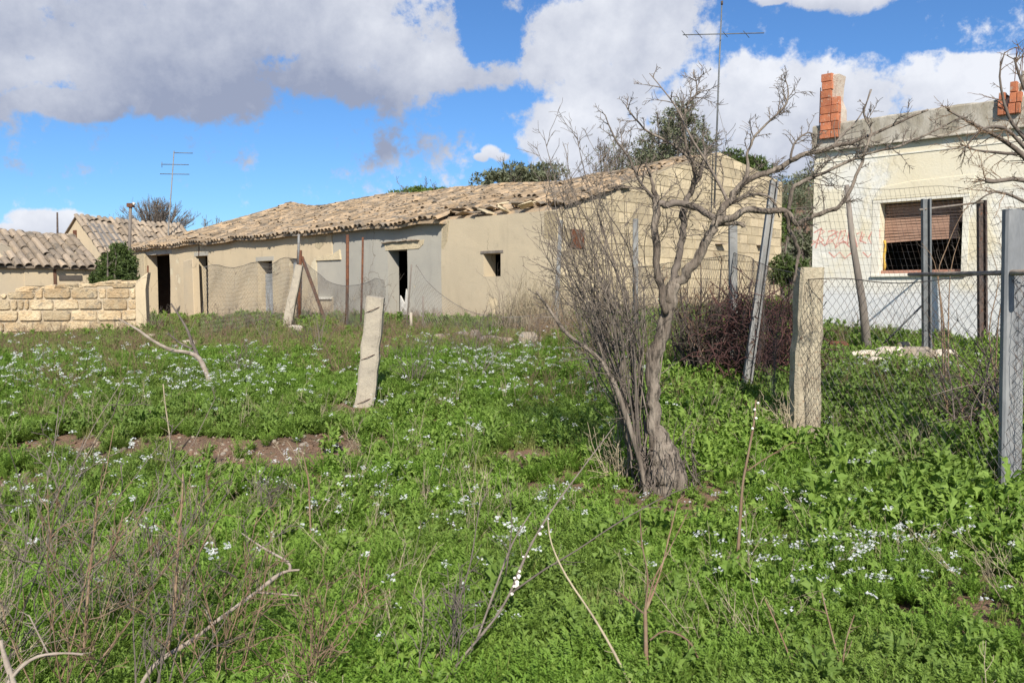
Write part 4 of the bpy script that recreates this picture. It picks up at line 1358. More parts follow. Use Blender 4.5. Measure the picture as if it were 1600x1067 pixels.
# sagging fine mesh in the yard, three spans
l1 = Vector((at(312, 500, 17.5).x, 17.5, 0)); l1 = gnd(l1)
l2 = gnd(LTRI)
l3 = gnd(ground(600, 520)); l4 = gnd(ground(652, 520)); l5 = gnd(ground(880, 520))
fence('fine slack wire netting left of the rusty tripod', [l1, l2, at(466, 402, l2.y), at(318, 418, l1.y)], 0.06, 0.10, 0.0030, 'diamond', 'wire_pale', sagf=lambda u, v: -0.05 * math.sin(u * math.pi) * v + 0.05 * math.sin(u * 17) * v)
fence('fine wire netting sagging to the right of the rusty tripod', [l2 + Vector((0.03, 0, 0)), l3, at(598, 438, l3.y), at(472, 402, l2.y)], 0.06, 0.10, 0.0030, 'diamond', 'wire_pale', sagf=lambda u, v: -0.42 * max(0, math.sin(min(1, u * 1.1) * math.pi)) ** 0.8 * v)
fence('fine wire netting slumping to the ground before the tan wall', [l4, l5, at(880, 486, l5.y), at(650, 414, l4.y)], 0.06, 0.09, 0.0030, 'diamond', 'wire_pale', sagf=lambda u, v: -0.62 * math.sin(min(1, max(0, u) ** 0.75) * math.pi) * v)

# ------------------------------------------------------------------ branches
def wob_path(p, d, L, n, wob, up=0.0):
    pts = [p]
    d = d.normalized()
    for i in range(n):
        d = (d + Vector((rng.gauss(0, wob), rng.gauss(0, wob), rng.gauss(0, wob) + up))).normalized()
        pts.append(pts[-1] + d * (L / n))
    return pts
def twigs(mb, path, r0, n, L, levels, spread=0.9, up=0.05, rmin=0.0016, t0=0.15, nside=4):
    for k in range(n):
        f = t0 + (1 - t0) * rng.random()
        i = min(len(path) - 2, int(f * (len(path) - 1)))
        fr = f * (len(path) - 1) - i
        p = path[i].lerp(path[i + 1], fr)
        tan = (path[i + 1] - path[i]).normalized()
        ax = Vector((rng.gauss(0, 1), rng.gauss(0, 1), rng.gauss(0, 1)))
        ax = (ax - tan * ax.dot(tan)).normalized()
        d = tan * math.cos(spread) + ax * math.sin(spread) + Vector((0, 0, up))
        l = L * rng.uniform(0.4, 1.15) * (1.15 - 0.6 * f)
        q = wob_path(p, d, l, 5, 0.16, up * 0.4)
        mb.tube(q, [max(rmin, r0 * (1 - 0.85 * j / 5)) for j in range(6)], nside, False)
        if levels > 0:
            twigs(mb, q, max(rmin, r0 * 0.6), max(2, int(n * 0.45)), l * 0.5, levels - 1, spread, up, rmin, 0.2, 3)
def smooth(pts, k=3):
    out = []
    n = len(pts)
    for i in range(n - 1):
        p0, p1, p2, p3 = pts[max(0, i - 1)], pts[i], pts[i + 1], pts[min(n - 1, i + 2)]
        for j in range(k):
            t = j / k
            out.append(tuple(0.5 * (2 * b_ + (c - a) * t + (2 * a - 5 * b_ + 4 * c - d) * t * t + (3 * b_ - a - 3 * c + d) * t ** 3) for a, b_, c, d in zip(p0, p1, p2, p3)))
    out.append(pts[-1])
    return out
TB = ground(1038, 770)
TY = TB.y
tree = thing('dead_tree', 'leafless grey dead fruit tree with swollen base in the meadow', 'tree', TB)
def limb(spec, name, matname, tw=0, twl=0.3, lev=1, knots=0.04, n=8):
    sp = smooth(spec, 5)
    kx_ = rng.uniform(0, 99)
    thin = .86 if name == 'trunk' else .76
    pts = []
    for i, (x, y, d, w_) in enumerate(sp):
        jx = mnoise.noise(Vector((kx_, i * .45, 0))) * min(w_, 14) * .42
        jy = mnoise.noise(Vector((kx_, i * .45, 7))) * min(w_, 14) * .30
        pts.append(at(x + jx, y + jy, TY + d))
    rad = [max(0.0028, thin * w_ * 0.5 * TY / FPX * (1 + knots * 3.2 * mnoise.noise(Vector((kx_, 3, i * .8))) + rng.uniform(-knots, knots))) for i, (x, y, d, w_) in enumerate(sp)]
    mb = MB(); mb.tube(pts, rad, n)
    rmax = max(rad)
    for q in range(0, len(mb.v)):
        v = Vector(mb.v[q]); ctr = pts[q // n]
        f_ = 1 + .13 * mnoise.noise(v * 26) + .10 * mnoise.noise(Vector((v.x * 40, v.y * 40, v.z * 7)))
        mb.v[q] = tuple(ctr + (v - ctr) * f_)
    o = obj(name, mb, MAT[matname], tree)
    if tw:
        mt = MB(); twigs(mt, pts, 0.0046, int(tw * 1.5), twl * 1.05, lev, 0.85, 0.03)
        obj('twigs', mt, MAT['twig'], o, kind='stuff')
    return pts
limb([(1042, 800, 0, 60), (1042, 770, 0, 68), (1042, 738, 0, 68), (1035, 708, 0, 50), (1028, 688, 0, 38), (1022, 660, 0, 27), (1020, 620, 0, 24), (1019, 585, 0, 24), (1022, 560, 0, 28), (1030, 535, 0, 26), (1040, 500, 0, 24), (1046, 470, 0, 24), (1053, 443, 0, 27)], 'trunk', 'bark', knots=0.05, n=12)
limb([(1052, 448, 0, 22), (1075, 424, -.03, 21), (1095, 395, -.05, 20), (1108, 368, -.08, 19), (1120, 346, -.1, 19), (1139, 315, -.1, 15), (1153, 296, -.1, 14), (1169, 281, -.12, 13), (1214, 264, -.15, 11), (1251, 244, -.2, 10), (1307, 229, -.25, 8), (1360, 212, -.3, 6), (1420, 184, -.35, 5), (1450, 172, -.35, 4)], 'branch', 'bark', 22, 0.35, 1)
limb([(1046, 452, .02, 16), (1055, 425, .03, 16), (1062, 400, .05, 15), (1067, 360, .06, 14), (1069, 326, .06, 13), (1079, 304, .08, 11), (1094, 270, .1, 8), (1101, 240, .1, 6), (1098, 215, .1, 3)], 'branch', 'bark_dark', 16, 0.32, 1)
limb([(1040, 490, -.06, 14), (1033, 450, -.08, 15), (1026, 409, -.08, 14), (1024, 352, -.06, 15), (1026, 318, -.05, 16), (1022, 300, -.05, 9), (1018, 280, -.05, 6), (1008, 255, 0, 4)], 'branch', 'bark', 14, 0.35, 1)
limb([(1021, 316, -.05, 13), (1040, 320, -.05, 15), (1060, 317, -.03, 14), (1090, 326, -.05, 13), (1106, 336, -.08, 13), (1122, 346, -.1, 15)], 'branch', 'bark_dark', 8, 0.25, 1)
limb([(1120, 348, -.1, 15), (1142, 341, -.15, 14), (1176, 328, -.2, 13), (1210, 330, -.25, 11), (1232, 332, -.25, 10), (1244, 352, -.25, 9), (1262, 342, -.28, 9), (1281, 334, -.3, 9), (1311, 324, -.33, 8), (1326, 300, -.35, 7), (1345, 259, -.35, 6), (1352, 235, -.35, 5), (1362, 206, -.35, 4), (1350, 178, -.35, 3), (1362, 140, -.35, 2)], 'branch', 'bark', 16, 0.25, 1)
limb([(1228, 332, -.25, 9), (1232, 352, -.22, 9), (1240, 372, -.22, 8), (1247, 390, -.22, 7), (1246, 410, -.22, 6), (1240, 440, -.22, 5)], 'branch', 'bark', 5, 0.15, 0)
limb([(1232, 328, -.25, 9), (1240, 294, -.28, 8), (1262, 280, -.3, 7), (1289, 270, -.33, 6), (1345, 244, -.36, 5), (1397, 231, -.4, 4.5), (1440, 214, -.4, 4), (1478, 196, -.4, 3), (1500, 184, -.4, 2.5)], 'branch', 'bark', 16, 0.25, 1)
limb([(1166, 284, -.1, 9), (1168, 255, -.1, 6), (1169, 236, -.1, 5), (1182, 210, -.1, 4.5), (1200, 192, -.1, 4), (1217, 176, -.1, 3.5), (1229, 161, -.1, 3), (1231, 138, -.1, 2.5), (1226, 122, -.1, 1.6)], 'branch', 'bark', 14, 0.25, 1)
limb([(1079, 306, .08, 9), (1085, 270, 0, 7), (1078, 245, -.05, 6), (1067, 202, -.1, 5), (1075, 165, -.1, 4), (1088, 145, -.1, 3), (1087, 120, -.1, 1.6)], 'branch', 'bark', 18, 0.28, 1)
limb([(1092, 276, .08, 7), (1070, 240, .1, 6), (1034, 217, .12, 5), (1007, 202, .15, 4), (985, 176, .15, 3), (978, 165, .15, 2)], 'branch', 'bark', 12, 0.28, 1)
limb([(1139, 318, -.1, 8), (1128, 295, -.1, 6), (1108, 262, -.14, 5), (1080, 215, -.2, 4), (1055, 165, -.2, 3), (1015, 115, -.2, 1.8)], 'branch', 'twig', 12, 0.3, 1)
limb([(1026, 312, -.05, 7), (1000, 285, -.1, 5), (985, 250, -.1, 4.5), (960, 215, -.15, 3.5), (945, 180, -.15, 2)], 'branch', 'bark_dark', 12, 0.3, 1)
limb([(1142, 318, -.12, 9), (1165, 308, -.15, 8), (1190, 303, -.18, 6), (1210, 318, -.2, 4), (1218, 340, -.2, 2.5)], 'branch', 'bark', 6, 0.18, 0)
limb([(1116, 352, -.06, 9), (1150, 350, -.02, 9), (1162, 352, 0.0, 9)], 'branch', 'bark', 0)
limb([(1300, 231, -.25, 5), (1312, 216, -.25, 4), (1345, 180, -.2, 2.5), (1360, 140, -.2, 1.4)], 'branch', 'twig', 5, 0.2, 0)
limb([(1236, 252, -.2, 6), (1240, 226, -.2, 4), (1262, 208, -.2, 3), (1275, 214, -.2, 2)], 'branch', 'bark_dark', 9, 0.16, 1)
limb([(1024, 740, -.03, 26), (1015, 760, -.02, 22), (1008, 800, -.02, 16)], 'root', 'root')
# fibrous skirt round the swollen base
mb = MB()
for k in range(160):
    a = rng.uniform(0, 6.28)
    p = TB + Vector((math.cos(a) * 0.19 + 0.02, math.sin(a) * 0.17, rng.uniform(0.0, 0.38)))
    mb.tube(wob_path(p, Vector((math.cos(a) * .5, math.sin(a) * .5, -1.0 if rng.random() < .7 else .8)), rng.uniform(.08, .3), 4, .25), [.004, .004, .003, .002, .001], 3, False)
obj('dry_fibres', mb, MAT['root'], tree, kind='stuff')

# thicket of thin suckers on the left of the trunk
def thicket(name, label, cat, base, stems, mats, kind_twig='twig', loc=None, tw=5, twl=0.28, lev=1):
    root = thing(name, label, cat, base)
    for (pts, r0, mt) in stems:
        mb = MB()
        n = len(pts)
        mb.tube(pts, [max(0.0015, r0 * (1 - 0.8 * i / (n - 1))) for i in range(n)], 5, False)
        o = obj('stem', mb, MAT[mt], root)
        if tw:
            m2 = MB(); twigs(m2, pts, max(0.0022, r0 * 0.4), tw, twl, lev, 0.75, 0.08)
            obj('twigs', m2, MAT[kind_twig], o, kind='stuff')
    return root
stems = []
for k in range(72):
    bx = rng.uniform(975, 1012); by = rng.uniform(640, 765)
    if k % 3 == 0: bx, by = rng.uniform(930, 1000), rng.uniform(560, 620)
    tx = rng.uniform(845, 1010); ty = rng.uniform(290, 470) + max(0, (tx - 940)) * 0.3
    if k < 24: tx, ty = rng.uniform(832, 960), rng.uniform(200, 370)
    d0, d1 = rng.uniform(-.1, .25), rng.uniform(-.45, .5)
    mx, my = bx * .55 + tx * .45 + rng.uniform(-22, 42), by * .5 + ty * .5 + rng.uniform(-40, 40)
    sp = smooth([(bx, by, d0), (mx, my, (d0 + d1) / 2), (tx + (bx - tx) * .15, ty * .85 + by * .15, d1), (tx, ty, d1)], 4)
    g0 = ground(bx, by).y if by < 620 else TY
    g0 = min(g0, 8.6)
    stems.append(([at(x, y, g0 + d) for (x, y, d) in sp], rng.uniform(0.004, 0.0095), rng.choice(['twig', 'bark', 'bark_dark', 'bark_dark'])))
thicket('dead_thicket', 'dense leafless thicket of thin dead shoots left of the dead tree trunk', 'shrub', ground(985, 740), stems, None, tw=8, twl=0.42)
# one long bough arching left from the thicket
spec = [(1012, 790, 0, 8), (1000, 720, 0, 9), (975, 640, 0, 9), (955, 590, 0, 8), (930, 555, 0, 7), (890, 525, 0, 6), (870, 500, .1, 6), (838, 455, .1, 3)]
sp = smooth(spec, 4)
mb = MB(); pts = [at(x, y, TY - .1 + d) for (x, y, d, w_) in sp]
mb.tube(pts, [w_ * .5 * TY / FPX for (*_, w_) in sp], 7)
lb = thing('fallen_bough', 'long thin bough arching left out of the thicket', 'branch', pts[0])
o = obj('branch', mb, MAT['bark'], lb)
m2 = MB(); twigs(m2, pts, .005, 14, .3, 1); obj('twigs', m2, MAT['twig'], o, kind='stuff')
# dark bare stems behind the trunk
stems = []
for k, (bx, by, tx, ty, r_) in enumerate(((1075, 588, 1095, 410, .026), (1092, 590, 1128, 405, .024), (1105, 592, 1060, 430, .02), (1060, 580, 1035, 420, .016), (1120, 590, 1175, 440, .018), (1080, 585, 1115, 450, .02), (1130, 592, 1200, 425, .014), (1050, 575, 1075, 400, .014), (1098, 590, 1085, 450, .022))):
    gq = ground(bx, by).y
    sp = smooth([(bx, by, 0), ((bx + tx) / 2 + rng.uniform(-10, 10), (by + ty) / 2, 0), (tx, ty, rng.uniform(-.3, .3))], 4)
    stems.append(([at(x, y, gq + d) for (x, y, d) in sp], r_, 'charred'))
thicket('dark_shrub', 'blackish dead shrub stems between the dead tree and the angle post', 'shrub', ground(1092, 590), stems, None, 'twig_brown', tw=10, twl=.4)
# rusty wire heap
mb = MB()
hp = ground(1192, 600)
for k in range(760):
    p = hp + Vector((rng.gauss(0.0, .27), rng.gauss(.15, .2), rng.uniform(0, 1.05) * (0.55 + .45 * rng.random())))
    mb.tube(wob_path(p, Vector((rng.gauss(0.05, .5), rng.gauss(0, .4), rng.uniform(.1, 1))), rng.uniform(.35, .75), 7, .38, .02 if k % 2 else -.14), .0055, 3, False)
rw = tag(obj('wire_tangle', mb, MAT['rust_wire'], loc=hp), 'dark reddish tangle of rusty wire heaped at the slanting post', 'wire', kind='stuff')

# bare tree reaching in from beyond the right edge
b_ = Vector((at(1690, 600, 6.6).x, 6.6, 0)); b_ = gnd(b_)
t2 = thing('bare_tree', 'bare dark-twigged tree reaching over the cream house from the right', 'tree', b_)
mb = MB(); pts = [b_ - Vector((0, 0, .1)), b_ + Vector((.02, 0, .8)), b_ + Vector((-.03, 0, 1.5)), b_ + Vector((-.02, 0, 2.2)), b_ + Vector((.05, 0, 3.0))]
mb.tube(pts, [.09, .075, .065, .05, .02], 9); obj('trunk', mb, MAT['bark_dark'], t2)
for k, spec in enumerate((
        [(1692, 400, 0, 14), (1640, 300, 0, 10), (1600, 245, -.1, 8), (1560, 215, -.15, 6), (1510, 188, -.2, 4), (1480, 172, -.2, 2.5)],
        [(1690, 360, 0, 12), (1640, 262, 0, 9), (1600, 215, 0, 7), (1575, 180, 0, 5), (1562, 120, 0, 3), (1570, 82, 0, 1.8)],
        [(1692, 380, 0, 12), (1640, 320, 0, 8), (1600, 282, -.05, 7), (1552, 284, -.1, 7), (1540, 282, -.1, 6)],
        [(1692, 420, 0, 12), (1650, 330, .1, 8), (1610, 250, .1, 6), (1570, 240, .1, 5), (1525, 235, .1, 3), (1500, 225, .1, 2)],
        [(1692, 380, 0, 12), (1645, 280, -.1, 8), (1600, 230, -.2, 6), (1568, 200, -.25, 5), (1530, 205, -.3, 3), (1500, 245, -.3, 2)],
        [(1692, 330, 0, 10), (1650, 230, 0, 7), (1610, 160, 0, 5), (1590, 110, 0, 4), (1585, 90, 0, 2)],
        [(1692, 420, 0, 10), (1640, 345, -.2, 7), (1600, 315, -.3, 5), (1555, 300, -.35, 3), (1520, 320, -.3, 2)])):
    sp = smooth(spec, 3)
    pts = [at(x, y, 6.6 + d) for (x, y, d, w_) in sp]
    mb = MB(); mb.tube(pts, [w_ * .5 * 6.6 / FPX for (*_, w_) in sp], 6)
    o = obj('branch', mb, MAT['bark_dark'], t2)
    m2 = MB(); twigs(m2, pts, .0045, 13, .34, 1, .75, 0.02, t0=.3); obj('twigs', m2, MAT['twig_brown'], o, kind='stuff')
# thin saplings growing through the fence by the window
stems = []
for (bx, by, pts_) in ((1478, 590, [(1478, 590), (1474, 500), (1466, 430), (1478, 390), (1500, 340), (1535, 290)]), (1474, 585, [(1474, 585), (1470, 480), (1460, 410), (1440, 380)]), (1482, 590, [(1482, 590), (1482, 500), (1486, 420), (1500, 370)]), (1555, 600, [(1555, 600), (1560, 500), (1572, 430), (1560, 370)]), (1560, 610, [(1560, 610), (1545, 520), (1560, 440), (1548, 390)])):
    yy = 8.6
    stems.append(([at(x, y, yy) for (x, y) in smooth(pts_, 3)], .009, 'twig_brown'))
thicket('dry_sapling', 'thin leafless saplings growing through the chain link before the window', 'shrub', Vector((at(1478, 590, 8.6).x, 8.6, gz(at(1478, 590, 8.6).x, 8.6))), stems, None, 'twig', tw=7, twl=.28, lev=0)
# bramble heap at the foot of the sheet post
stems = []
bb = ground(1545, 715)
for k in range(60):
    x0, y0 = rng.uniform(1490, 1600), rng.uniform(600, 730)
    x1, y1 = rng.uniform(1440, 1600), rng.uniform(490, 690)
    d0, d1 = rng.uniform(-.1, .6), rng.uniform(-.2, .9)
    yy = bb.y + .25
    sp = smooth([(x0, y0, d0), ((x0 + x1) / 2 + rng.uniform(-25, 25), (y0 + y1) / 2 + rng.uniform(-30, 10), (d0 + d1) / 2), (x1, y1, d1)], 4)
    stems.append(([at(x, y, yy + d) for (x, y, d) in sp], rng.uniform(.005, .011), rng.choice(['bark_dark', 'twig_brown', 'charred', 'twig'])))
thicket('bramble_heap', 'heap of bare bramble canes leaning on the galvanised sheet post', 'shrub', bb, stems, None, 'charred', tw=9, twl=.28, lev=0)
# fallen forked branch in the meadow on the left
fb = ground(331, 612)
br = thing('fallen_branch', 'forked dead branch sticking up out of the meadow near the stone wall', 'branch', fb)
for spec, mt in (([(334, 616, 0, 8), (325, 590, 0, 8), (311, 560, 0, 8), (290, 550, -.05, 6), (268, 547, -.1, 6), (240, 533, -.15, 5), (215, 515, -.2, 4), (185, 498, -.2, 2)], 'dead_wood'), ([(311, 562, 0, 7), (300, 535, 0.05, 5), (290, 510, .1, 4), (267, 474, .1, 2.5)], 'bark_dark'), ([(300, 545, 0, 4), (280, 535, .1, 3), (262, 520, .1, 2)], 'bark_dark')):
    sp = smooth(spec, 3)
    pts = [at(x, y, fb.y + d) for (x, y, d, w_) in sp]
    mb = MB(); mb.tube(pts, [w_ * .5 * fb.y / FPX for (*_, w_) in sp], 6)
    o = obj('branch', mb, MAT[mt], br)
    m2 = MB(); twigs(m2, pts, .005, 5, .35, 0, .7, .02); obj('twigs', m2, MAT['twig'], o, kind='stuff')

# ------------------------------------------------------------------ shrubs and trees behind
def leaf_cloud(mb, centre, rad, n, size, clump=1.6, thr=-0.05, shape=1.0, seed=0):
    c = Vector(centre)
    k = 0
    tries = 0
    while k < n and tries < n * 12:
        tries += 1
        v = Vector((rng.gauss(0, 1), rng.gauss(0, 1), rng.gauss(0, 1))).normalized() * (rng.random() ** 0.42)
        p = Vector((v.x * rad[0], v.y * rad[1], v.z * rad[2]))
        edge = v.length
        nn = mnoise.noise((p + c) * (clump / max(rad)) * 2 + Vector((seed, seed, 0)))
        if nn < thr + 0.5 * (edge - 0.55): continue
        d = Vector((rng.gauss(0, 1), rng.gauss(0, 1), rng.gauss(0.3, 1))).normalized()
        s_ = d.cross(Vector((rng.gauss(0, 1), rng.gauss(0, 1), rng.gauss(0, 1)))).normalized()
        L = size * rng.uniform(.6, 1.3)
        q = c + p
        mb.add([q - s_ * L * .25, q + d * L * .5 - s_ * L * .05, q + d * L, q + s_ * L * .25], [(0, 1, 2, 3)])
        k += 1
def shrub(name, label, cat, px, py, Y, rx, ry, leaf, n, size, mt='leaf_olive', tw=14, trunk=True, twmat='bark_dark', thr=-.05, group=None, lobes=None):
    c = at(px, py, Y)
    rx, rz_ = rx * Y / FPX, ry * Y / FPX
    base = Vector((c.x, c.y, gz(c.x, c.y)))
    root = thing(name, label, cat, base, group)
    mb = MB()
    top = []
    for k in range(6):
        e = c + Vector((rng.uniform(-.6, .6) * rx, rng.uniform(-.5, .5) * rx, rng.uniform(0, .7) * rz_))
        s0 = base + Vector((rng.uniform(-.1, .1), 0, -.1))
        mid = base.lerp(e, .5) + Vector((rng.uniform(-.2, .2), 0, 0))
        pts = [Vector(q) for q in smooth([tuple(s0), tuple(mid), tuple(e)], 4)]
        mb.tube(pts, [max(.012, .09 * (1 - i / len(pts))) for i in range(len(pts))], 5, False)
        top.append(pts)
    tr = obj('trunk', mb, MAT[twmat], root)
    if tw:
        m2 = MB()
        for pts in top: twigs(m2, pts, .012, tw, rx * .7, 1, .7, .15, .006, .35, 3)
        obj('twigs', m2, MAT[twmat], root, kind='stuff')
    if n:
        m3 = MB()
        for (ox, oz, f) in (lobes or [(0, 0, 1)]):
            leaf_cloud(m3, c + Vector((ox * rx, 0, oz * rz_)), (rx * f, rx * f * .8, rz_ * f), int(n * f * f), size, thr=thr, seed=px)
        obj('crown', m3, MAT[leaf], root, kind='stuff')
    return root
shrub('olive_tree', 'dark grey-green olive tree rising behind the stone gable', 'tree', 1058, 224, 34, 64, 66, 'leaf_olive', 5200, .15, lobes=[(0, .1, .8), (-.65, -.35, .6), (.55, -.2, .6), (.1, .55, .5), (-.1, -.7, .8), (-.9, -.6, .5)], thr=.06)
shrub('bare_shrub', 'sparse grey leafless shrub beside the olive tree', 'shrub', 965, 248, 33, 55, 48, 'leaf_olive', 900, .10, tw=34, twmat='bark', thr=.05)
shrub('evergreen_shrub', 'grey-green bush behind the sagging part of the roof', 'shrub', 812, 278, 36, 72, 34, 'leaf_olive', 4200, .18, lobes=[(-.5, -.2, .6), (0, 0, .7), (.5, .1, .6)], thr=0)
shrub('evergreen_shrub', 'small green bush peeping over the middle of the roof ridge', 'shrub', 655, 300, 40, 52, 16, 'leaf_green', 2600, .18, lobes=[(.1, .0, .6), (-.6, -.3, .45), (.6, -.1, .5)], thr=0)
shrub('evergreen_shrub', 'dark green bush right of the stone gable peak', 'shrub', 1162, 262, 36, 48, 32, 'leaf_shrub', 4200, .18, lobes=[(-.4, .2, .7), (.3, -.1, .7)], thr=-.1)
shrub('evergreen_shrub', 'dense dark green shrub between the stone wall and the farmhouse', 'shrub', 182, 418, 26, 36, 40, 'leaf_shrub', 9000, .10, lobes=[(.15, .45, .55), (-.3, 0, .6), (.4, 0, .6), (-.75, -.6, .5), (.1, -.5, .75), (.65, -.6, .4)], thr=-.1, tw=7)
shrub('bare_shrub', 'thin twigs showing over the left part of the roof', 'shrub', 333, 352, 44, 26, 18, 'leaf_olive', 0, .1, tw=14, twmat='bark')
# big round leafless bush
c = at(245, 352, 50)
base = Vector((c.x, c.y, gz(c.x, c.y)))
rb = thing('bare_tree', 'round dense leafless grey bush behind the tiled houses', 'tree', base)
mb = MB(); m2 = MB()
for k in range(150):
    a, e = rng.uniform(0, 6.28), rng.uniform(.1, 1.45)
    d = Vector((math.cos(a) * math.cos(e) * 2.2, math.sin(a) * math.cos(e) * 2.0, math.sin(e) * 1.6 + 1.3))
    st = Vector((c.x + rng.uniform(-.4, .4), c.y + rng.uniform(-.4, .4), 4.2))
    pts = [st, st + d * .5 + Vector((0, 0, .15)), st + d * rng.uniform(.93, 1.03)]
    pts = [Vector(q) for q in smooth([tuple(p) for p in pts], 3)]
    mb.tube(pts, [.035 * (1 - .75 * i / 6) for i in range(len(pts))], 3, False)
    twigs(m2, pts, .012, 14, .65, 0, .55, .25, .008, .35, 3)
mt_ = MB(); mt_.tube([base, Vector((c.x, c.y, 4.4))], [.25, .2], 7); obj('trunk', mt_, MAT['bark'], rb)
obj('branches', mb, MAT['twig'], rb, kind='stuff'); obj('twigs', m2, MAT['twig'], rb, kind='stuff')
# scrub on the hillside seen between the two houses
for (px, py, Y, rx, ry, lf, lb) in ((1222, 345, 34, 22, 34, 'leaf_green', 'bright green bush in the gap between gable and cream house'), (1256, 378, 30, 22, 46, 'leaf_olive', 'dark scrub against the side of the cream house'), (1232, 425, 24, 34, 30, 'leaf_shrub', 'low scrub at the foot of the gap between the houses'), (1240, 312, 50, 34, 22, 'leaf_olive', 'grey hillside scrub seen far up the gap')):
    shrub('scrub_bush', lb, 'shrub', px, py, Y, rx, ry, lf, 2600, .13, thr=-.1, tw=8)

# ------------------------------------------------------------------ stones
def rock(p, sx_, sy_, sz_, mt, label, group):
    mb = MB()
    n, m_ = 9, 6
    seed = rng.uniform(0, 99)
    vs_, fs_ = [], []
    for i in range(m_ + 1):
        th = math.pi * i / m_
        for k in range(n):
            ph = 2 * math.pi * k / n
            v = Vector((math.sin(th) * math.cos(ph), math.sin(th) * math.sin(ph), math.cos(th)))
            v *= 1 + .34 * mnoise.noise(v * 1.3 + Vector((seed, 0, 0)))
            v = Vector([max(-.78, min(.78, c_)) for c_ in v])
            vs_.append(Vector((v.x * sx_, v.y * sy_, v.z * sz_)) + p)
    for i in range(m_):
        for k in range(n):
            j = (k + 1) % n
            fs_.append((i * n + k, (i + 1) * n + k, (i + 1) * n + j, i * n + j))
    mb.add(vs_, fs_)
    tag(obj('stone', mb, MAT[mt], loc=p - Vector((0, 0, sz_ * .5))), label, 'stone', group)
for (px, py, w_, h_, mt, lb, gr) in (
        (690, 524, 16, 7, 'rock', 'rubble stone in the row below the tan plastered wall', 'rubble row under the farmhouse'), (722, 521, 14, 8, 'rock', 'rubble stone in the row below the tan plastered wall', 'rubble row under the farmhouse'),
        (742, 518, 10, 12, 'rock', 'rubble stone in the row below the tan plastered wall', 'rubble row under the farmhouse'), (765, 527, 22, 8, 'rock', 'rubble stone in the row below the tan plastered wall', 'rubble row under the farmhouse'),
        (790, 530, 16, 8, 'rock', 'rubble stone in the row below the tan plastered wall', 'rubble row under the farmhouse'), (825, 524, 20, 20, 'rock', 'big grey boulder at the right end of the rubble row', None),
        (462, 510, 14, 8, 'rock_pale', 'pale stone at the foot of the leaning tripod post', None), (236, 524, 12, 8, 'rock_pale', 'pale stone near the stone wall pier', None), (296, 533, 18, 5, 'rock_pale', 'flat pale stone lying in the meadow', None),
        (1350, 562, 26, 9, 'rock_pale', 'stone slab edging the raised bank before the cream house', 'stones edging the bank'), (1392, 558, 24, 10, 'rock_pale', 'stone slab edging the raised bank before the cream house', 'stones edging the bank'),
        (1432, 558, 26, 9, 'rock', 'stone slab edging the raised bank before the cream house', 'stones edging the bank'), (1476, 560, 20, 8, 'rock_pale', 'stone slab edging the raised bank before the cream house', 'stones edging the bank'),
        (1412, 547, 11, 8, 'rock', 'small stone lying on top of the bank edging', None), (1372, 572, 18, 9, 'rock_pale', 'stone slab edging the raised bank before the cream house', 'stones edging the bank'), (1310, 545, 16, 7, 'rust', 'reddish lump at the foot of the leaning wooden pole', None)):
    p = ground(px, py + h_)
    k = p.y / FPX
    rock(p + Vector((0, 0, h_ * k * (1.3 if px > 1300 else .35))), w_ * k * (1.2 if px > 1300 else 1.0), w_ * k * .8, h_ * k * (1.7 if px > 1300 else 1.1), mt, lb, gr)

# ------------------------------------------------------------------ weeds, flowers, grass: geometry-node scatter of small plants
def proto(name, mb, mats):
    me = mesh_of(name, mb, mats)
    return bpy.data.objects.new(name, me)
def leaf_strip(mb, base, az_, L, W, lift, droop, lobes, nseg=8):
    d = Vector((math.cos(az_), math.sin(az_), 0))
    s_ = Vector((-d.y, d.x, 0))
    vs_, fs_ = [], []
    tw_ = rng.uniform(-.4, .4)
    for i in range(nseg + 1):
        f = i / nseg
        lw = rng.uniform(.75, 1.2)
        c = Vector(base) + d * (L * f * (1 - .18 * f)) + Vector((0, 0, lift * math.sin(f * 1.9) - droop * f * f))
        prof = (f ** .6) * (1 - f) ** .38 * 1.5
        wd = W * (prof * (1.0 if not lobes else (lw if i % 2 else .3)) + .02)
        wv = .25 * W * math.sin(f * 9 + az_ * 3)
        sv = s_ * math.cos(tw_) + Vector((0, 0, math.sin(tw_)))
        vs_ += [c - sv * wd + Vector((0, 0, wd * .35 + wv)) + (d * wd * .75 if lobes and i % 2 else Vector()), c, c + sv * wd + Vector((0, 0, wd * .35 - wv)) + (d * wd * .75 if lobes and i % 2 else Vector())]
    for i in range(nseg):
        a = i * 3
        fs_ += [(a, a + 1, a + 4, a + 3), (a + 1, a + 2, a + 5, a + 4)]
    mb.add(vs_, fs_)
def p_broad(h, nl):
    mb = MB()
    for k in range(nl):
        a = 2.4 * k + rng.uniform(-.4, .4)
        up = k / nl
        leaf_strip(mb, (rng.uniform(-.02, .02), rng.uniform(-.02, .02), h * .55 * up), a, rng.uniform(.07, .14) * (1 - .3 * up), rng.uniform(.018, .030), h * rng.uniform(.3, .95), h * rng.uniform(.05, .6), True, 11)
    return mb
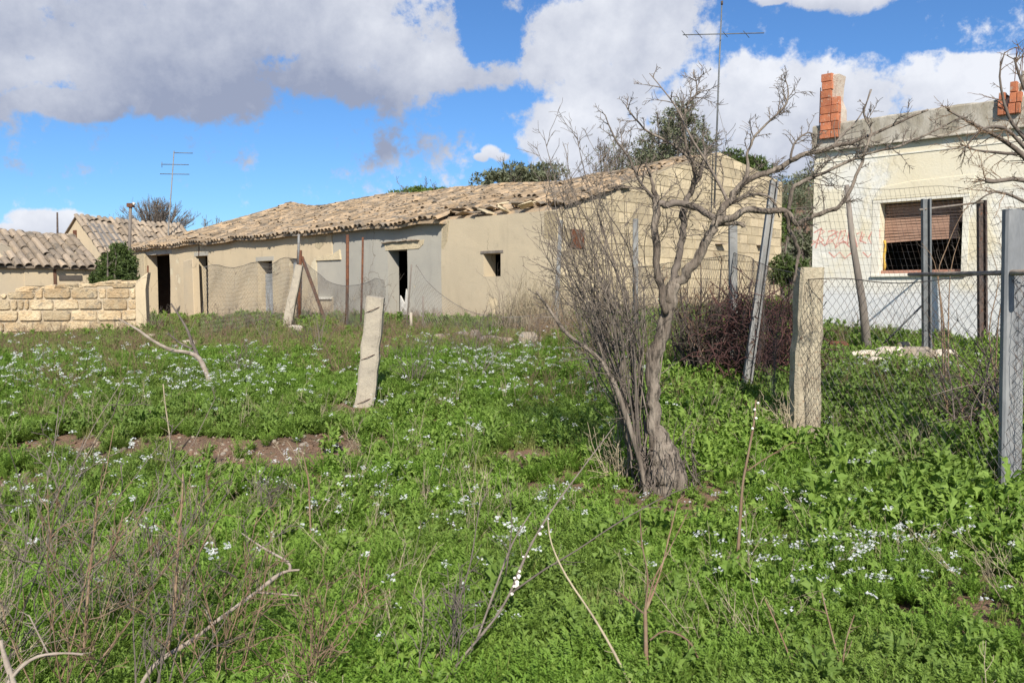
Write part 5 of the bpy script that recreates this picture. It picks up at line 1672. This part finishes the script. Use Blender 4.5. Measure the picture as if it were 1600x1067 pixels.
def p_feather(h, ns):
    mb = MB()
    for k in range(ns):
        a = 2.4 * k + rng.uniform(-.3, .3)
        lean = rng.uniform(.15, 1.0)
        L = h * rng.uniform(.7, 1.15)
        for j in range(13):
            f = .2 + .8 * j / 12
            p = Vector((math.cos(a) * lean * L * f * .75, math.sin(a) * lean * L * f * .75, L * f * (1 - .3 * lean * f)))
            for sgn in (-1, 1):
                b_ = a + sgn * rng.uniform(.5, 1.2)
                l = (.036 - .018 * f) * rng.uniform(.7, 1.2)
                q = p + Vector((math.cos(b_) * l, math.sin(b_) * l, rng.uniform(-.2, 1.1) * l))
                n_ = Vector((-math.sin(b_), math.cos(b_), 0)) * .0024
                mb.add([p - n_ * .5, p.lerp(q, .55) - n_ * 1.5 + Vector((0, 0, .002)), q, p.lerp(q, .55) + n_ * 1.5], [(0, 1, 2, 3)])
    return mb
def p_grass(h, nb):
    mb = MB()
    for k in range(nb):
        a = rng.uniform(0, 6.28)
        lean = rng.uniform(.1, .7)
        L = h * rng.uniform(.5, 1.1)
        b0 = Vector((rng.uniform(-.04, .04), rng.uniform(-.04, .04), 0))
        n_ = Vector((-math.sin(a), math.cos(a), 0)) * rng.uniform(.0018, .0035)
        pts = [b0 + Vector((math.cos(a) * lean * L * f * f, math.sin(a) * lean * L * f * f, L * f * (1 - .25 * lean * f))) for f in (0, .4, .75, 1)]
        vs_ = []
        for i, p in enumerate(pts):
            wd = (1, .9, .6, .05)[i]
            vs_ += [p - n_ * wd, p + n_ * wd]
        mb.add(vs_, [(0, 1, 3, 2), (2, 3, 5, 4), (4, 5, 7, 6)])
    return mb
def flower(mb, p, r, col_i):
    tilt = Vector((rng.gauss(0, .5), rng.gauss(-.3, .5), 1)).normalized()
    X = tilt.cross(Vector((rng.gauss(0, 1), rng.gauss(0, 1), .1))).normalized()
    Yv = tilt.cross(X)
    mb.cur = col_i
    for k in range(4):
        a = k * math.pi / 2
        d = X * math.cos(a) + Yv * math.sin(a)
        e = X * -math.sin(a) + Yv * math.cos(a)
        mb.add([p, p + d * r * .7 - e * r * .42 + tilt * r * .2, p + d * r * 1.05 + tilt * r * .15, p + d * r * .7 + e * r * .42 + tilt * r * .2], [(0, 1, 2, 3)])
    mb.cur = 0
def p_flower(h, nf, r=.0070, yellow=False):
    mb = MB()
    for st in range(rng.choice((1, 2, 2, 3))):
        a = rng.uniform(0, 6.28)
        lean = rng.uniform(0, .35)
        top = Vector((math.cos(a) * lean * h, math.sin(a) * lean * h, h * rng.uniform(.75, 1.1)))
        mb.cur = 0
        mb.tube([Vector((0, 0, 0)), top * .55 + Vector((0, 0, .02)), top], [.0022, .0018, .0012], 3, False)
        for k in range(4):
            leaf_strip(mb, top * (.15 + .15 * k), rng.uniform(0, 6.28), .06 - .008 * k, .013, .02, .02, True, 6)
        for k in range(nf):
            b_ = rng.uniform(0, 6.28)
            d = rng.random() ** .6 * .028
            flower(mb, top + Vector((math.cos(b_) * d, math.sin(b_) * d, -d * d * 12 + rng.uniform(-.012, .012))), r * rng.uniform(.8, 1.2), 1)
    return mb
def p_dry(h, n):
    mb = MB()
    for k in range(n):
        pts = wob_path(Vector((rng.uniform(-.03, .03), rng.uniform(-.03, .03), 0)), Vector((rng.gauss(0, .35), rng.gauss(0, .35), 1)), h * rng.uniform(.5, 1.1), 6, .1)
        mb.tube(pts, [.0022 - .0002 * i for i in range(7)], 3, False)
        twigs(mb, pts, .0013, 5, h * .3, 0, .6, .15, .0009, .35, 3)
    return mb
def scatter(name, label, cat, protos, P, scl, rot, kind='stuff', tilt=0.12):
    """one object; P: list of points"""
    n = len(P)
    me = bpy.data.meshes.new(name)
    me.from_pydata([tuple(p) for p in P], [], [])
    a = me.attributes.new('scl', 'FLOAT', 'POINT'); a.data.foreach_set('value', np.array(scl, dtype=np.float32))
    a = me.attributes.new('rot', 'FLOAT_VECTOR', 'POINT')
    rr = np.array([(rng.gauss(0, tilt), rng.gauss(0, tilt), r_) for r_ in rot], dtype=np.float32).ravel()
    a.data.foreach_set('vector', rr)
    a = me.attributes.new('idx', 'INT', 'POINT'); a.data.foreach_set('value', np.array([rng.randrange(len(protos)) for _ in range(n)], dtype=np.int32))
    o = bpy.data.objects.new(name, me)
    col.objects.link(o)
    cl = bpy.data.collections.new(name + '_kinds')
    for p in protos: cl.objects.link(p)
    ng = bpy.data.node_groups.new(name, 'GeometryNodeTree')
    ng.interface.new_socket('Geometry', in_out='INPUT', socket_type='NodeSocketGeometry')
    ng.interface.new_socket('Geometry', in_out='OUTPUT', socket_type='NodeSocketGeometry')
    gi, go = ng.nodes.new('NodeGroupInput'), ng.nodes.new('NodeGroupOutput')
    ci = ng.nodes.new('GeometryNodeCollectionInfo')
    ci.inputs['Collection'].default_value = cl
    ci.inputs['Separate Children'].default_value = True
    ci.inputs['Reset Children'].default_value = True
    ip = ng.nodes.new('GeometryNodeInstanceOnPoints')
    ip.inputs['Pick Instance'].default_value = True
    def attr(nm, dt):
        q = ng.nodes.new('GeometryNodeInputNamedAttribute')
        q.data_type = dt
        q.inputs['Name'].default_value = nm
        return next(s_ for s_ in q.outputs if s_.enabled and s_.name == 'Attribute')
    L = ng.links.new
    L(gi.outputs[0], ip.inputs['Points'])
    L(ci.outputs[0], ip.inputs['Instance'])
    L(attr('idx', 'INT'), ip.inputs['Instance Index'])
    L(attr('scl', 'FLOAT'), ip.inputs['Scale'])
    e2r = ng.nodes.new('FunctionNodeEulerToRotation')
    L(attr('rot', 'FLOAT_VECTOR'), e2r.inputs[0])
    L(e2r.outputs[0], ip.inputs['Rotation'])
    L(ip.outputs[0], go.inputs[0])
    md = o.modifiers.new('scatter', 'NODES')
    md.node_group = ng
    tag(o, label, cat, kind=kind)
    return o

# bare soil patches, given by their place on the ground
SOIL = [(ground(400, 722), 1.15, .42), (ground(330, 705), .7, .35), (ground(80, 705), .6, .36), (ground(-5, 775), .45, .4), (ground(575, 695), .3, .25), (ground(490, 694), .4, .3), (ground(800, 722), .34, .22), (ground(560, 785), .2, .14), (ground(660, 805), .2, .12)]
def soil(x, y):
    m_ = 9
    for (p, a, b_) in SOIL:
        d = ((x - p.x) / a) ** 2 + ((y - p.y) / b_) ** 2
        m_ = min(m_, d)
    return m_ + .8 * mnoise.noise(Vector((x * 3.1, y * 5.1, 2)))
def inside_house(p):
    q = p - FO
    t, s_ = q.dot(dF), q.dot(gF)
    if -.05 < t < LEN + .1 and -.1 < s_ < SB: return True
    q = p - WO
    u, s_ = q.dot(eW), q.dot(gF)
    return -.05 < u < UL and -.05 < s_ < 6
def field(n, y0, y1, power=1.0, dens=None, margin=1.5):
    out = []
    tries = 0
    while len(out) < n and tries < n * 30:
        tries += 1
        y = (y0 ** power + (y1 ** power - y0 ** power) * rng.random()) ** (1 / power)
        hw = .64 * y * margin + .5
        x = rng.uniform(-hw, hw)
        p = Vector((x, y, 0))
        if inside_house(p): continue
        if soil(x, y) < 1.0 and rng.random() > .03: continue
        if y < 20 and mnoise.noise(Vector((x * 2.3, y * 2.9, 77))) > .52 and rng.random() > .12: continue
        if dens and rng.random() > dens(x, y): continue
        out.append(Vector((x, y, gz(x, y) - .01)))
    return out
nz = lambda x, y, f, s_: mnoise.noise(Vector((x * f, y * f, s_)))
B = [proto('broad_%02d' % k, p_broad(rng.uniform(.09, .17), rng.choice((13, 16, 19))), MAT['leaf_broad']) for k in range(7)]
Fe = [proto('feather_%02d' % k, p_feather(rng.uniform(.11, .18), 17), MAT['leaf_feather']) for k in range(6)]
Gr = [proto('grass_%02d' % k, p_grass(rng.uniform(.15, .24), 22), MAT['leaf_grass']) for k in range(5)]
Fl = [proto('flower_%02d' % k, p_flower(rng.uniform(.22, .34), rng.choice((7, 9, 12))), [MAT['leaf_broad'], MAT['petal']]) for k in range(7)]
Dr = [proto('dry_%02d' % k, p_dry(rng.uniform(.3, .5), 3), MAT['straw']) for k in range(6)]
Ds = [proto('dryb_%02d' % k, p_dry(rng.uniform(.3, .5), 4), MAT['twig_brown']) for k in range(5)]
def low_at(p):
    k = .62 + .75 * max(0, min(1, .5 + nz(p.x, p.y, 1.1, 91)))
    for q, r_ in ((TB, .55), (GP6[0], .4), (GP5[0], .35), (post575[0], .4)):
        d = math.hypot(p.x - q.x, p.y - (q.y - .25))
        k = min(k, .35 + .65 * sstep(r_ * .5, r_ * 1.3, d))
    return k
def right_lush(x, y):
    return sstep(.5, 2.2, x) * sstep(3.5, 5, y)
P = field(25000, 2.4, 21, 1.4, lambda x, y: .22 + .78 * sstep(-.25, .3, nz(x, y, .7, 5) + .25 * right_lush(x, y) + .2 * sstep(6, 9, y)))
scatter('broadleaf_weeds', 'lobed green weeds covering the meadow', 'weeds', B, P, [(.72 + .7 * rng.random() ** 3) * (1 + .5 * right_lush(p.x, p.y)) * (1 - .25 * sstep(8, 14, p.y)) * low_at(p) for p in P], [rng.uniform(0, 6.28) for p in P])
P = field(26000, 2.4, 14, 1.15, lambda x, y: (.25 + .75 * sstep(-.2, .25, nz(x, y, .55, 15))) * (1 - .6 * right_lush(x, y)))
scatter('feathery_weeds', 'feathery bright green weeds in the foreground meadow', 'weeds', Fe, P, [rng.uniform(.6, 1.25) * low_at(p) for p in P], [rng.uniform(0, 6.28) for p in P])
P = field(16000, 2.4, 24, 1.3, lambda x, y: .2 + .8 * sstep(-.1, .3, nz(x, y, .5, 25)))
scatter('meadow_grass', 'thin green grass among the meadow weeds', 'grass', Gr, P, [rng.uniform(.5, 1.1) * low_at(p) for p in P], [rng.uniform(0, 6.28) for p in P])
# low cover further back round the houses
P = [p for p in field(5200, 19, 48, 1.0, lambda x, y: .15 + .85 * sstep(-.1, .3, nz(x, y, .3, 65)), 1.05)]
scatter('far_weeds', 'green weeds growing up to the houses', 'weeds', B, P, [rng.uniform(.9, 1.7) for p in P], [rng.uniform(0, 6.28) for p in P])
# white flowers in drifts
DR = [(150, 600, 170, 45, 330), (400, 600, 160, 35, 300), (60, 575, 90, 35, 120), (330, 605, 60, 18, 120), (700, 560, 70, 35, 90), (770, 590, 90, 35, 190), (860, 575, 90, 30, 160), (690, 690, 150, 45, 100), (540, 800, 90, 35, 55), (660, 800, 100, 40, 45), (880, 640, 110, 40, 70),
      (90, 750, 100, 40, 75), (20, 800, 60, 40, 30), (420, 730, 60, 20, 30), (1290, 860, 130, 60, 95), (1370, 930, 120, 50, 80), (1250, 940, 70, 45, 40), (1420, 590, 80, 14, 60), (900, 820, 90, 40, 50), (700, 900, 300, 60, 45), (1150, 880, 90, 80, 25), (1540, 1000, 80, 60, 10), (250, 850, 200, 90, 50), (1350, 730, 120, 60, 14), (980, 600, 60, 30, 30), (600, 900, 500, 150, 60), (250, 650, 250, 30, 70)]
P = []
for (cx, cy, rx, ry, n) in DR:
    for k in range(int(n * .36)):
        px, py = rng.gauss(cx, rx * .75), rng.gauss(cy, ry * .6)
        if py < 520 or py > 1180: continue
        p = ground(px, py + 14)
        if inside_house(p) or (soil(p.x, p.y) < .8): continue
        P.append(p)
scatter('white_flowers', 'drifts of small white four-petalled meadow flowers', 'flowers', Fl, P, [rng.uniform(.75, 1.15) * (1 + .25 * sstep(7, 12, p.y)) for p in P], [rng.uniform(0, 6.28) for p in P])
# dry stems
P = field(800, 2.3, 9, 1.0, lambda x, y: sstep(-.1, .35, nz(x, y, .8, 45) + .25 * (x < -.2)))
scatter('dry_stems', 'thin dry straw stems standing in the meadow', 'grass', Dr, P, [rng.uniform(.5, 1.2) for p in P], [rng.uniform(0, 6.28) for p in P], tilt=.35)
P = field(4800, 8.5, 27, 1.0, lambda x, y: sstep(-.1, .3, nz(x, y, .45, 55) + .35 * sstep(11, 16, y)))
scatter('dry_undergrowth', 'brown dry undergrowth towards the houses', 'grass', Ds, P, [rng.uniform(.6, 1.3) for p in P], [rng.uniform(0, 6.28) for p in P], tilt=.3)
def p_stone(r):
    mb = MB()
    n, m_ = 6, 4
    sd = rng.uniform(0, 99)
    vs_, fs_ = [], []
    for i in range(m_ + 1):
        for k in range(n):
            th, ph = math.pi * i / m_, 2 * math.pi * k / n
            v = Vector((math.sin(th) * math.cos(ph), math.sin(th) * math.sin(ph), math.cos(th) * .6))
            vs_.append(v * r * (1 + .5 * mnoise.noise(v * 1.7 + Vector((sd, 0, 0)))))
    for i in range(m_):
        for k in range(n):
            fs_.append((i * n + k, (i + 1) * n + k, (i + 1) * n + (k + 1) % n, i * n + (k + 1) % n))
    mb.add(vs_, fs_)
    return mb
Pe = [proto('clod_%02d' % k, p_stone(.022), MAT['soil' if k < 4 else 'rock']) for k in range(6)]
P = []
for (p, a_, b2_) in SOIL:
    for k in range(int(260 * a_)):
        x, y = p.x + rng.gauss(0, a_ * .6), p.y + rng.gauss(0, b2_ * .7)
        P.append(Vector((x, y, gz(x, y) + .004)))
scatter('soil_clods', 'clods and pebbles on the bare soil patches', 'soil', Pe, P, [rng.uniform(.25, 1.1) ** 1.5 for p in P], [rng.uniform(0, 6.28) for p in P], tilt=.6)
# tall dry grass by the corner of the farmhouse
P = []
for k in range(170):
    px = rng.gauss(838, 28)
    p = Vector((at(px, 480, 18.3).x, rng.uniform(17.0, 19.2), 0))
    if inside_house(p): continue
    P.append(Vector((p.x, p.y, gz(p.x, p.y))))
scatter('tall_dry_grass', 'tall pale dry grass at the plastered corner of the farmhouse', 'grass', Dr, P, [rng.uniform(1.4, 3.2) for p in P], [rng.uniform(0, 6.28) for p in P], tilt=.1)

# ------------------------------------------------------------------ dry bushes, one by one
def dry_bush(label, px, py, h, spread, n, mt, tw, group=None, base=None, r0=.006, lean=(0, 0), twl=None, lev=1, cat='shrub', name='dry_bush'):
    b_ = base or ground(px, py)
    stems = []
    for k in range(n):
        d = Vector((rng.gauss(lean[0], spread), rng.gauss(lean[1], spread * .7), 1))
        stems.append((wob_path(b_ + Vector((rng.uniform(-.05, .05), rng.uniform(-.05, .05), -.02)), d, h * rng.uniform(.65, 1.1), 7, .11, .04), r0 * rng.uniform(.7, 1.2), mt))
    return thicket(name, label, cat, b_, stems, None, mt, tw=tw, twl=twl or h * .33, lev=lev)
dry_bush('dark brown leafless bush right of the lone concrete post', 648, 612, .95, .45, 7, 'bark_dark', 7)
dry_bush('brown leafless bush with green foot in the flower drift', 745, 598, .95, .45, 6, 'bark_dark', 7)
dry_bush('fine brown bush close behind the lone concrete post', 600, 575, .9, .4, 7, 'twig_brown', 8)
dry_bush('reddish dry tuft left of the lone concrete post', 530, 590, .55, .25, 9, 'twig_brown', 5)
dry_bush('grey-brown dry bush in the flowers below the forked branch', 375, 590, .5, .5, 10, 'twig', 7)
dry_bush('twiggy bush in front of the sagging netting', 420, 505, .95, .45, 8, 'twig', 6)
dry_bush('dry bush at the foot of the barn opening', 245, 518, .8, .35, 8, 'twig', 6)
dry_bush('leafless bush below the small square window', 790, 520, 1.5, .28, 7, 'twig', 6)
dry_bush('grey bush beside the grey rendered doorway', 590, 515, 1.4, .3, 8, 'twig', 6)
dry_bush('dry bush beside the big grey boulder', 880, 545, .9, .4, 9, 'twig_brown', 7)
dry_bush('grey bush at the foot of the thicket', 915, 560, 1.0, .5, 9, 'twig_brown', 7)
dry_bush('blackish twiggy bush right behind the dead trunk', 1082, 588, 1.25, .3, 22, 'charred', 9, r0=.017)
dry_bush('dark twiggy bush at the foot of the galvanised angle post', 1122, 592, 1.25, .32, 22, 'charred', 9, r0=.015)
dry_bush('dark brown bush behind the thicket of shoots', 945, 562, 1.1, .45, 16, 'charred', 9, r0=.01)
dry_bush('straw-coloured dry vine at the foot of the stout concrete post', 1240, 690, .5, .3, 12, 'straw', 4)
dry_bush('brown dry bush against the dead tree base', 965, 760, .55, .4, 12, 'straw', 6)
for k in range(15):
    px_, py_ = 340 + k * 43 + rng.uniform(-18, 18), rng.uniform(505, 560)
    dry_bush('low grey-brown leafless bush in the dry strip before the farmhouse', px_, py_, rng.uniform(.6, 1.15), .42, 7, rng.choice(['twig', 'twig_brown', 'bark_dark']), 6)['group'] = 'leafless bushes before the farmhouse'
# foreground twigs, nearer than the tree
fg = [(-40, 1120, 1.35, .42, 9, 'twig', (.25, .15)), (90, 1130, 1.15, .4, 8, 'twig_brown', (.25, .1)), (240, 1120, 1.05, .35, 7, 'bark_dark', (.1, .1)), (330, 1090, .9, .35, 8, 'twig_brown', (.1, .1)), (150, 1010, .8, .35, 8, 'twig', (.2, 0)), (60, 900, .8, .35, 8, 'twig', (.25, 0)), (480, 1100, .55, .4, 9, 'twig_brown', (.25, 0)), (690, 1110, .6, .4, 5, 'bark_dark', (.25, .1)), (400, 840, .45, .35, 6, 'bark_dark', (0, 0))]
names = ['tall grey dry bush rising at the near left corner of the meadow', 'brown dry bush tangled into the tall grey one', 'dark dry bush before the pale lichened branch', 'brown dry bush crossed by the pale lichened branch', 'grey dry bush behind the near left tangle', 'leaning grey dry bush left of the bare soil', 'fan-shaped brown dry tuft right of the pale lichened branch', 'dark sparse dry bush under the snail-covered stem', 'small dark dry bush below the bare soil patch']
for (px, py, h, sp_, n, mt, ln), lb in zip(fg, names):
    dry_bush(lb, px, py, h, sp_, n, mt, 7, r0=.0034, lean=ln, twl=.26)
# large pale branches lying across the foreground, traced
def stick(name, label, specs, Y, mt, tw=3, twl=.15, cat='branch', leanY=0):
    x0, y0 = specs[0][0][:2]
    root = thing(name, label, cat, at(x0, y0, Y))
    out = []
    for spec in specs:
        sp = smooth(spec, 3)
        pts = [at(x, y, Y + leanY * (1067 - y) / 100.0) for (x, y, w_) in sp]
        mb = MB(); mb.tube(pts, [max(.0012, w_ * .4 * Y / FPX * (1 + rng.uniform(-.22, .22))) for (*_, w_) in sp], 6)
        o = obj('branch', mb, MAT[mt], root)
        if tw:
            m2 = MB(); twigs(m2, pts, .0018, tw, twl, 0, .8, .02, .001); obj('twigs', m2, MAT[mt], o, kind='stuff')
        out.append(pts)
    return out
stick('dead_branch', 'pale lichened dead branch lying across the foreground weeds', [[(205, 1100, 11), (240, 1040, 10), (300, 1000, 10), (345, 965, 9), (400, 925, 9), (440, 895, 8), (468, 890, 4)], [(452, 893, 7), (450, 878, 6), (410, 855, 4.5), (378, 833, 3.5)], [(400, 925, 6), (440, 928, 4), (466, 930, 3)], [(330, 975, 4), (325, 960, 3), (316, 945, 2)]], 3.0, 'dead_wood', 2, .08, leanY=.25)
stick('dead_branch', 'thin bent dead branch at the near left corner', [[(0, 1085, 9), (30, 1045, 8), (60, 1025, 6), (100, 1020, 5), (130, 1022, 4)], [(0, 1000, 10), (12, 1040, 12), (30, 1090, 14)], [(75, 1020, 4), (60, 990, 3), (45, 960, 2.5)]], 2.6, 'dead_wood', 3, .1)
sn = stick('dry_stalk', 'long grey stalk crowded with white snails', [[(680, 1085, 6), (720, 1030, 6), (770, 970, 6), (795, 930, 7), (812, 890, 7), (830, 850, 6), (860, 800, 5), (900, 745, 4), (960, 665, 3)], [(800, 925, 5), (850, 890, 4), (900, 860, 4), (960, 820, 3.5), (1030, 780, 3), (1075, 760, 2.5)], [(745, 1000, 5), (770, 930, 5), (800, 850, 4), (830, 800, 3)]], 3.1, 'twig', 7, .14, leanY=.3)
stick('dry_stalk', 'straight pale stick slanting through the weeds', [[(1000, 1100, 5), (960, 1020, 5), (925, 960, 4.5), (885, 900, 4), (862, 850, 3.5), (856, 812, 3)]], 3.1, 'straw', 1, .06, leanY=.2)
s3 = stick('dry_stalk', 'forked brown stalk standing below the dead tree', [[(1011, 1110, 10), (1010, 1040, 9), (1009, 990, 8), (1008, 950, 7)], [(1008, 952, 5), (1012, 900, 4), (1003, 850, 3), (1000, 800, 2.5)], [(1010, 952, 5), (1030, 900, 4), (1045, 840, 3), (1060, 780, 2)], [(1008, 960, 4), (985, 940, 3.5), (968, 925, 3)], [(1015, 1000, 4), (1040, 985, 4), (1075, 1000, 4), (1092, 1030, 5)], [(1010, 950, 4), (1022, 905, 3), (1040, 870, 2.5), (1075, 800, 2)]], 3.2, 'twig_brown', 3, .12, leanY=.15)
s4 = stick('dry_stalk', 'tall reddish stalk with snails on its tip right of the dead tree', [[(1146, 965, 5), (1150, 900, 6), (1156, 820, 6), (1160, 760, 6), (1168, 715, 5), (1178, 660, 4), (1181, 625, 3)], [(1168, 735, 3.5), (1190, 720, 3), (1215, 705, 2), (1240, 690, 1.5)]], 4.4, 'twig_brown', 4, .18, leanY=.02)
stick('dry_stalk', 'reddish forked stalk among the white flowers', [[(1322, 1085, 5), (1310, 1030, 5), (1300, 990, 4), (1290, 950, 3.5), (1284, 925, 3)], [(1316, 1045, 3), (1322, 1000, 3), (1335, 960, 2)], [(1250, 1085, 4), (1235, 1030, 3.5), (1215, 980, 3), (1195, 935, 2.5)]], 3.2, 'twig_brown', 3, .12, leanY=.1)
stick('dry_stalk', 'brown stalk in the weeds beneath the bare soil', [[(487, 860, 3.5), (484, 800, 4), (482, 750, 3), (472, 705, 2)]], 5.0, 'twig_brown', 6, .14)
stick('dry_stalk', 'tall bleached stalk standing over the bare soil patch', [[(268, 720, 3.5), (265, 680, 3), (258, 630, 2.5), (255, 600, 2)]], 7.0, 'straw', 5, .15)
stick('dry_stalk', 'slender upright reddish stems in the near left tangle', [[(125, 1090, 5), (132, 1000, 5), (140, 900, 4.5), (148, 830, 4), (152, 775, 3)], [(262, 1020, 5), (272, 950, 6), (278, 860, 5), (284, 790, 4), (286, 740, 2.5)], [(270, 950, 5), (300, 890, 5), (318, 850, 3.5), (352, 790, 2)]], 3.3, 'twig_brown', 6, .2)
stick('dry_stalk', 'thin dark stems rising right of the snail stalk', [[(705, 1040, 3), (712, 960, 3.5), (735, 880, 3), (748, 800, 2.5), (760, 770, 2)], [(790, 900, 2.5), (800, 820, 2.5), (796, 780, 2)]], 3.4, 'bark_dark', 4, .15)
# snails on the stalks
SNAIL = MB()
n, m_ = 9, 6
vs_, fs_ = [], []
for i in range(m_ + 1):
    th = math.pi * i / m_
    for k in range(n):
        ph = 2 * math.pi * k / n
        rr = .0095 * (1 + .18 * (k / n)) * (1 + .12 * math.cos(2 * th))
        vs_.append((math.sin(th) * math.cos(ph) * rr, math.sin(th) * math.sin(ph) * rr, math.cos(th) * rr * .75 + (.003 if i == 0 else 0)))
for i in range(m_):
    for k in range(n):
        j = (k + 1) % n
        fs_.append((i * n + k, (i + 1) * n + k, (i + 1) * n + j, i * n + j))
SNAIL.add(vs_, fs_, True)
SNAIL_ME = mesh_of('snail_shell', SNAIL, MAT['snail'])
def snail(p, label, group, s_=1.0):
    o = bpy.data.objects.new('snail_shell', SNAIL_ME)
    o.location = p
    o.rotation_euler = (rng.uniform(0, 3), rng.uniform(0, 3), rng.uniform(0, 6))
    o.scale = (s_, s_, s_)
    col.objects.link(o)
    tag(o, label, 'snail', group)
path = sn[0]
for k in range(13):
    f = rng.uniform(.38, .72) * (len(path) - 1)
    i = int(f)
    p = path[i].lerp(path[min(i + 1, len(path) - 1)], f - i)
    snail(p + Vector((rng.uniform(-.014, .014), -.012, rng.uniform(-.004, .01))), 'small white snail shell clinging to the long grey stalk', 'snails on the grey stalk', rng.uniform(.6, 1.1))
path = s4[0]
for k in range(4):
    p = path[-1 - k].lerp(path[-2 - k], .5)
    snail(p + Vector((rng.uniform(-.01, .01), -.012, 0)), 'small white snail shell at the tip of the tall reddish stalk', 'snails on the reddish stalk', .85)
# hillside scrub behind, as one mass
P = []
for k in range(420):
    x, y = rng.uniform(8, 60), rng.uniform(46, 100)
    P.append(Vector((x, y, gz(x, y) + .3)))
def p_clump():
    mb = MB(); leaf_cloud(mb, (0, 0, .3), (.8, .8, .6), 260, .2, thr=-.2, seed=rng.random() * 50); return mb
Cl = [proto('clump_%02d' % k, p_clump(), MAT['leaf_olive']) for k in range(4)]
scatter('hillside_scrub', 'scrub covering the distant hillside', 'scrub', Cl, P, [rng.uniform(.7, 1.9) for p in P], [rng.uniform(0, 6.28) for p in P])
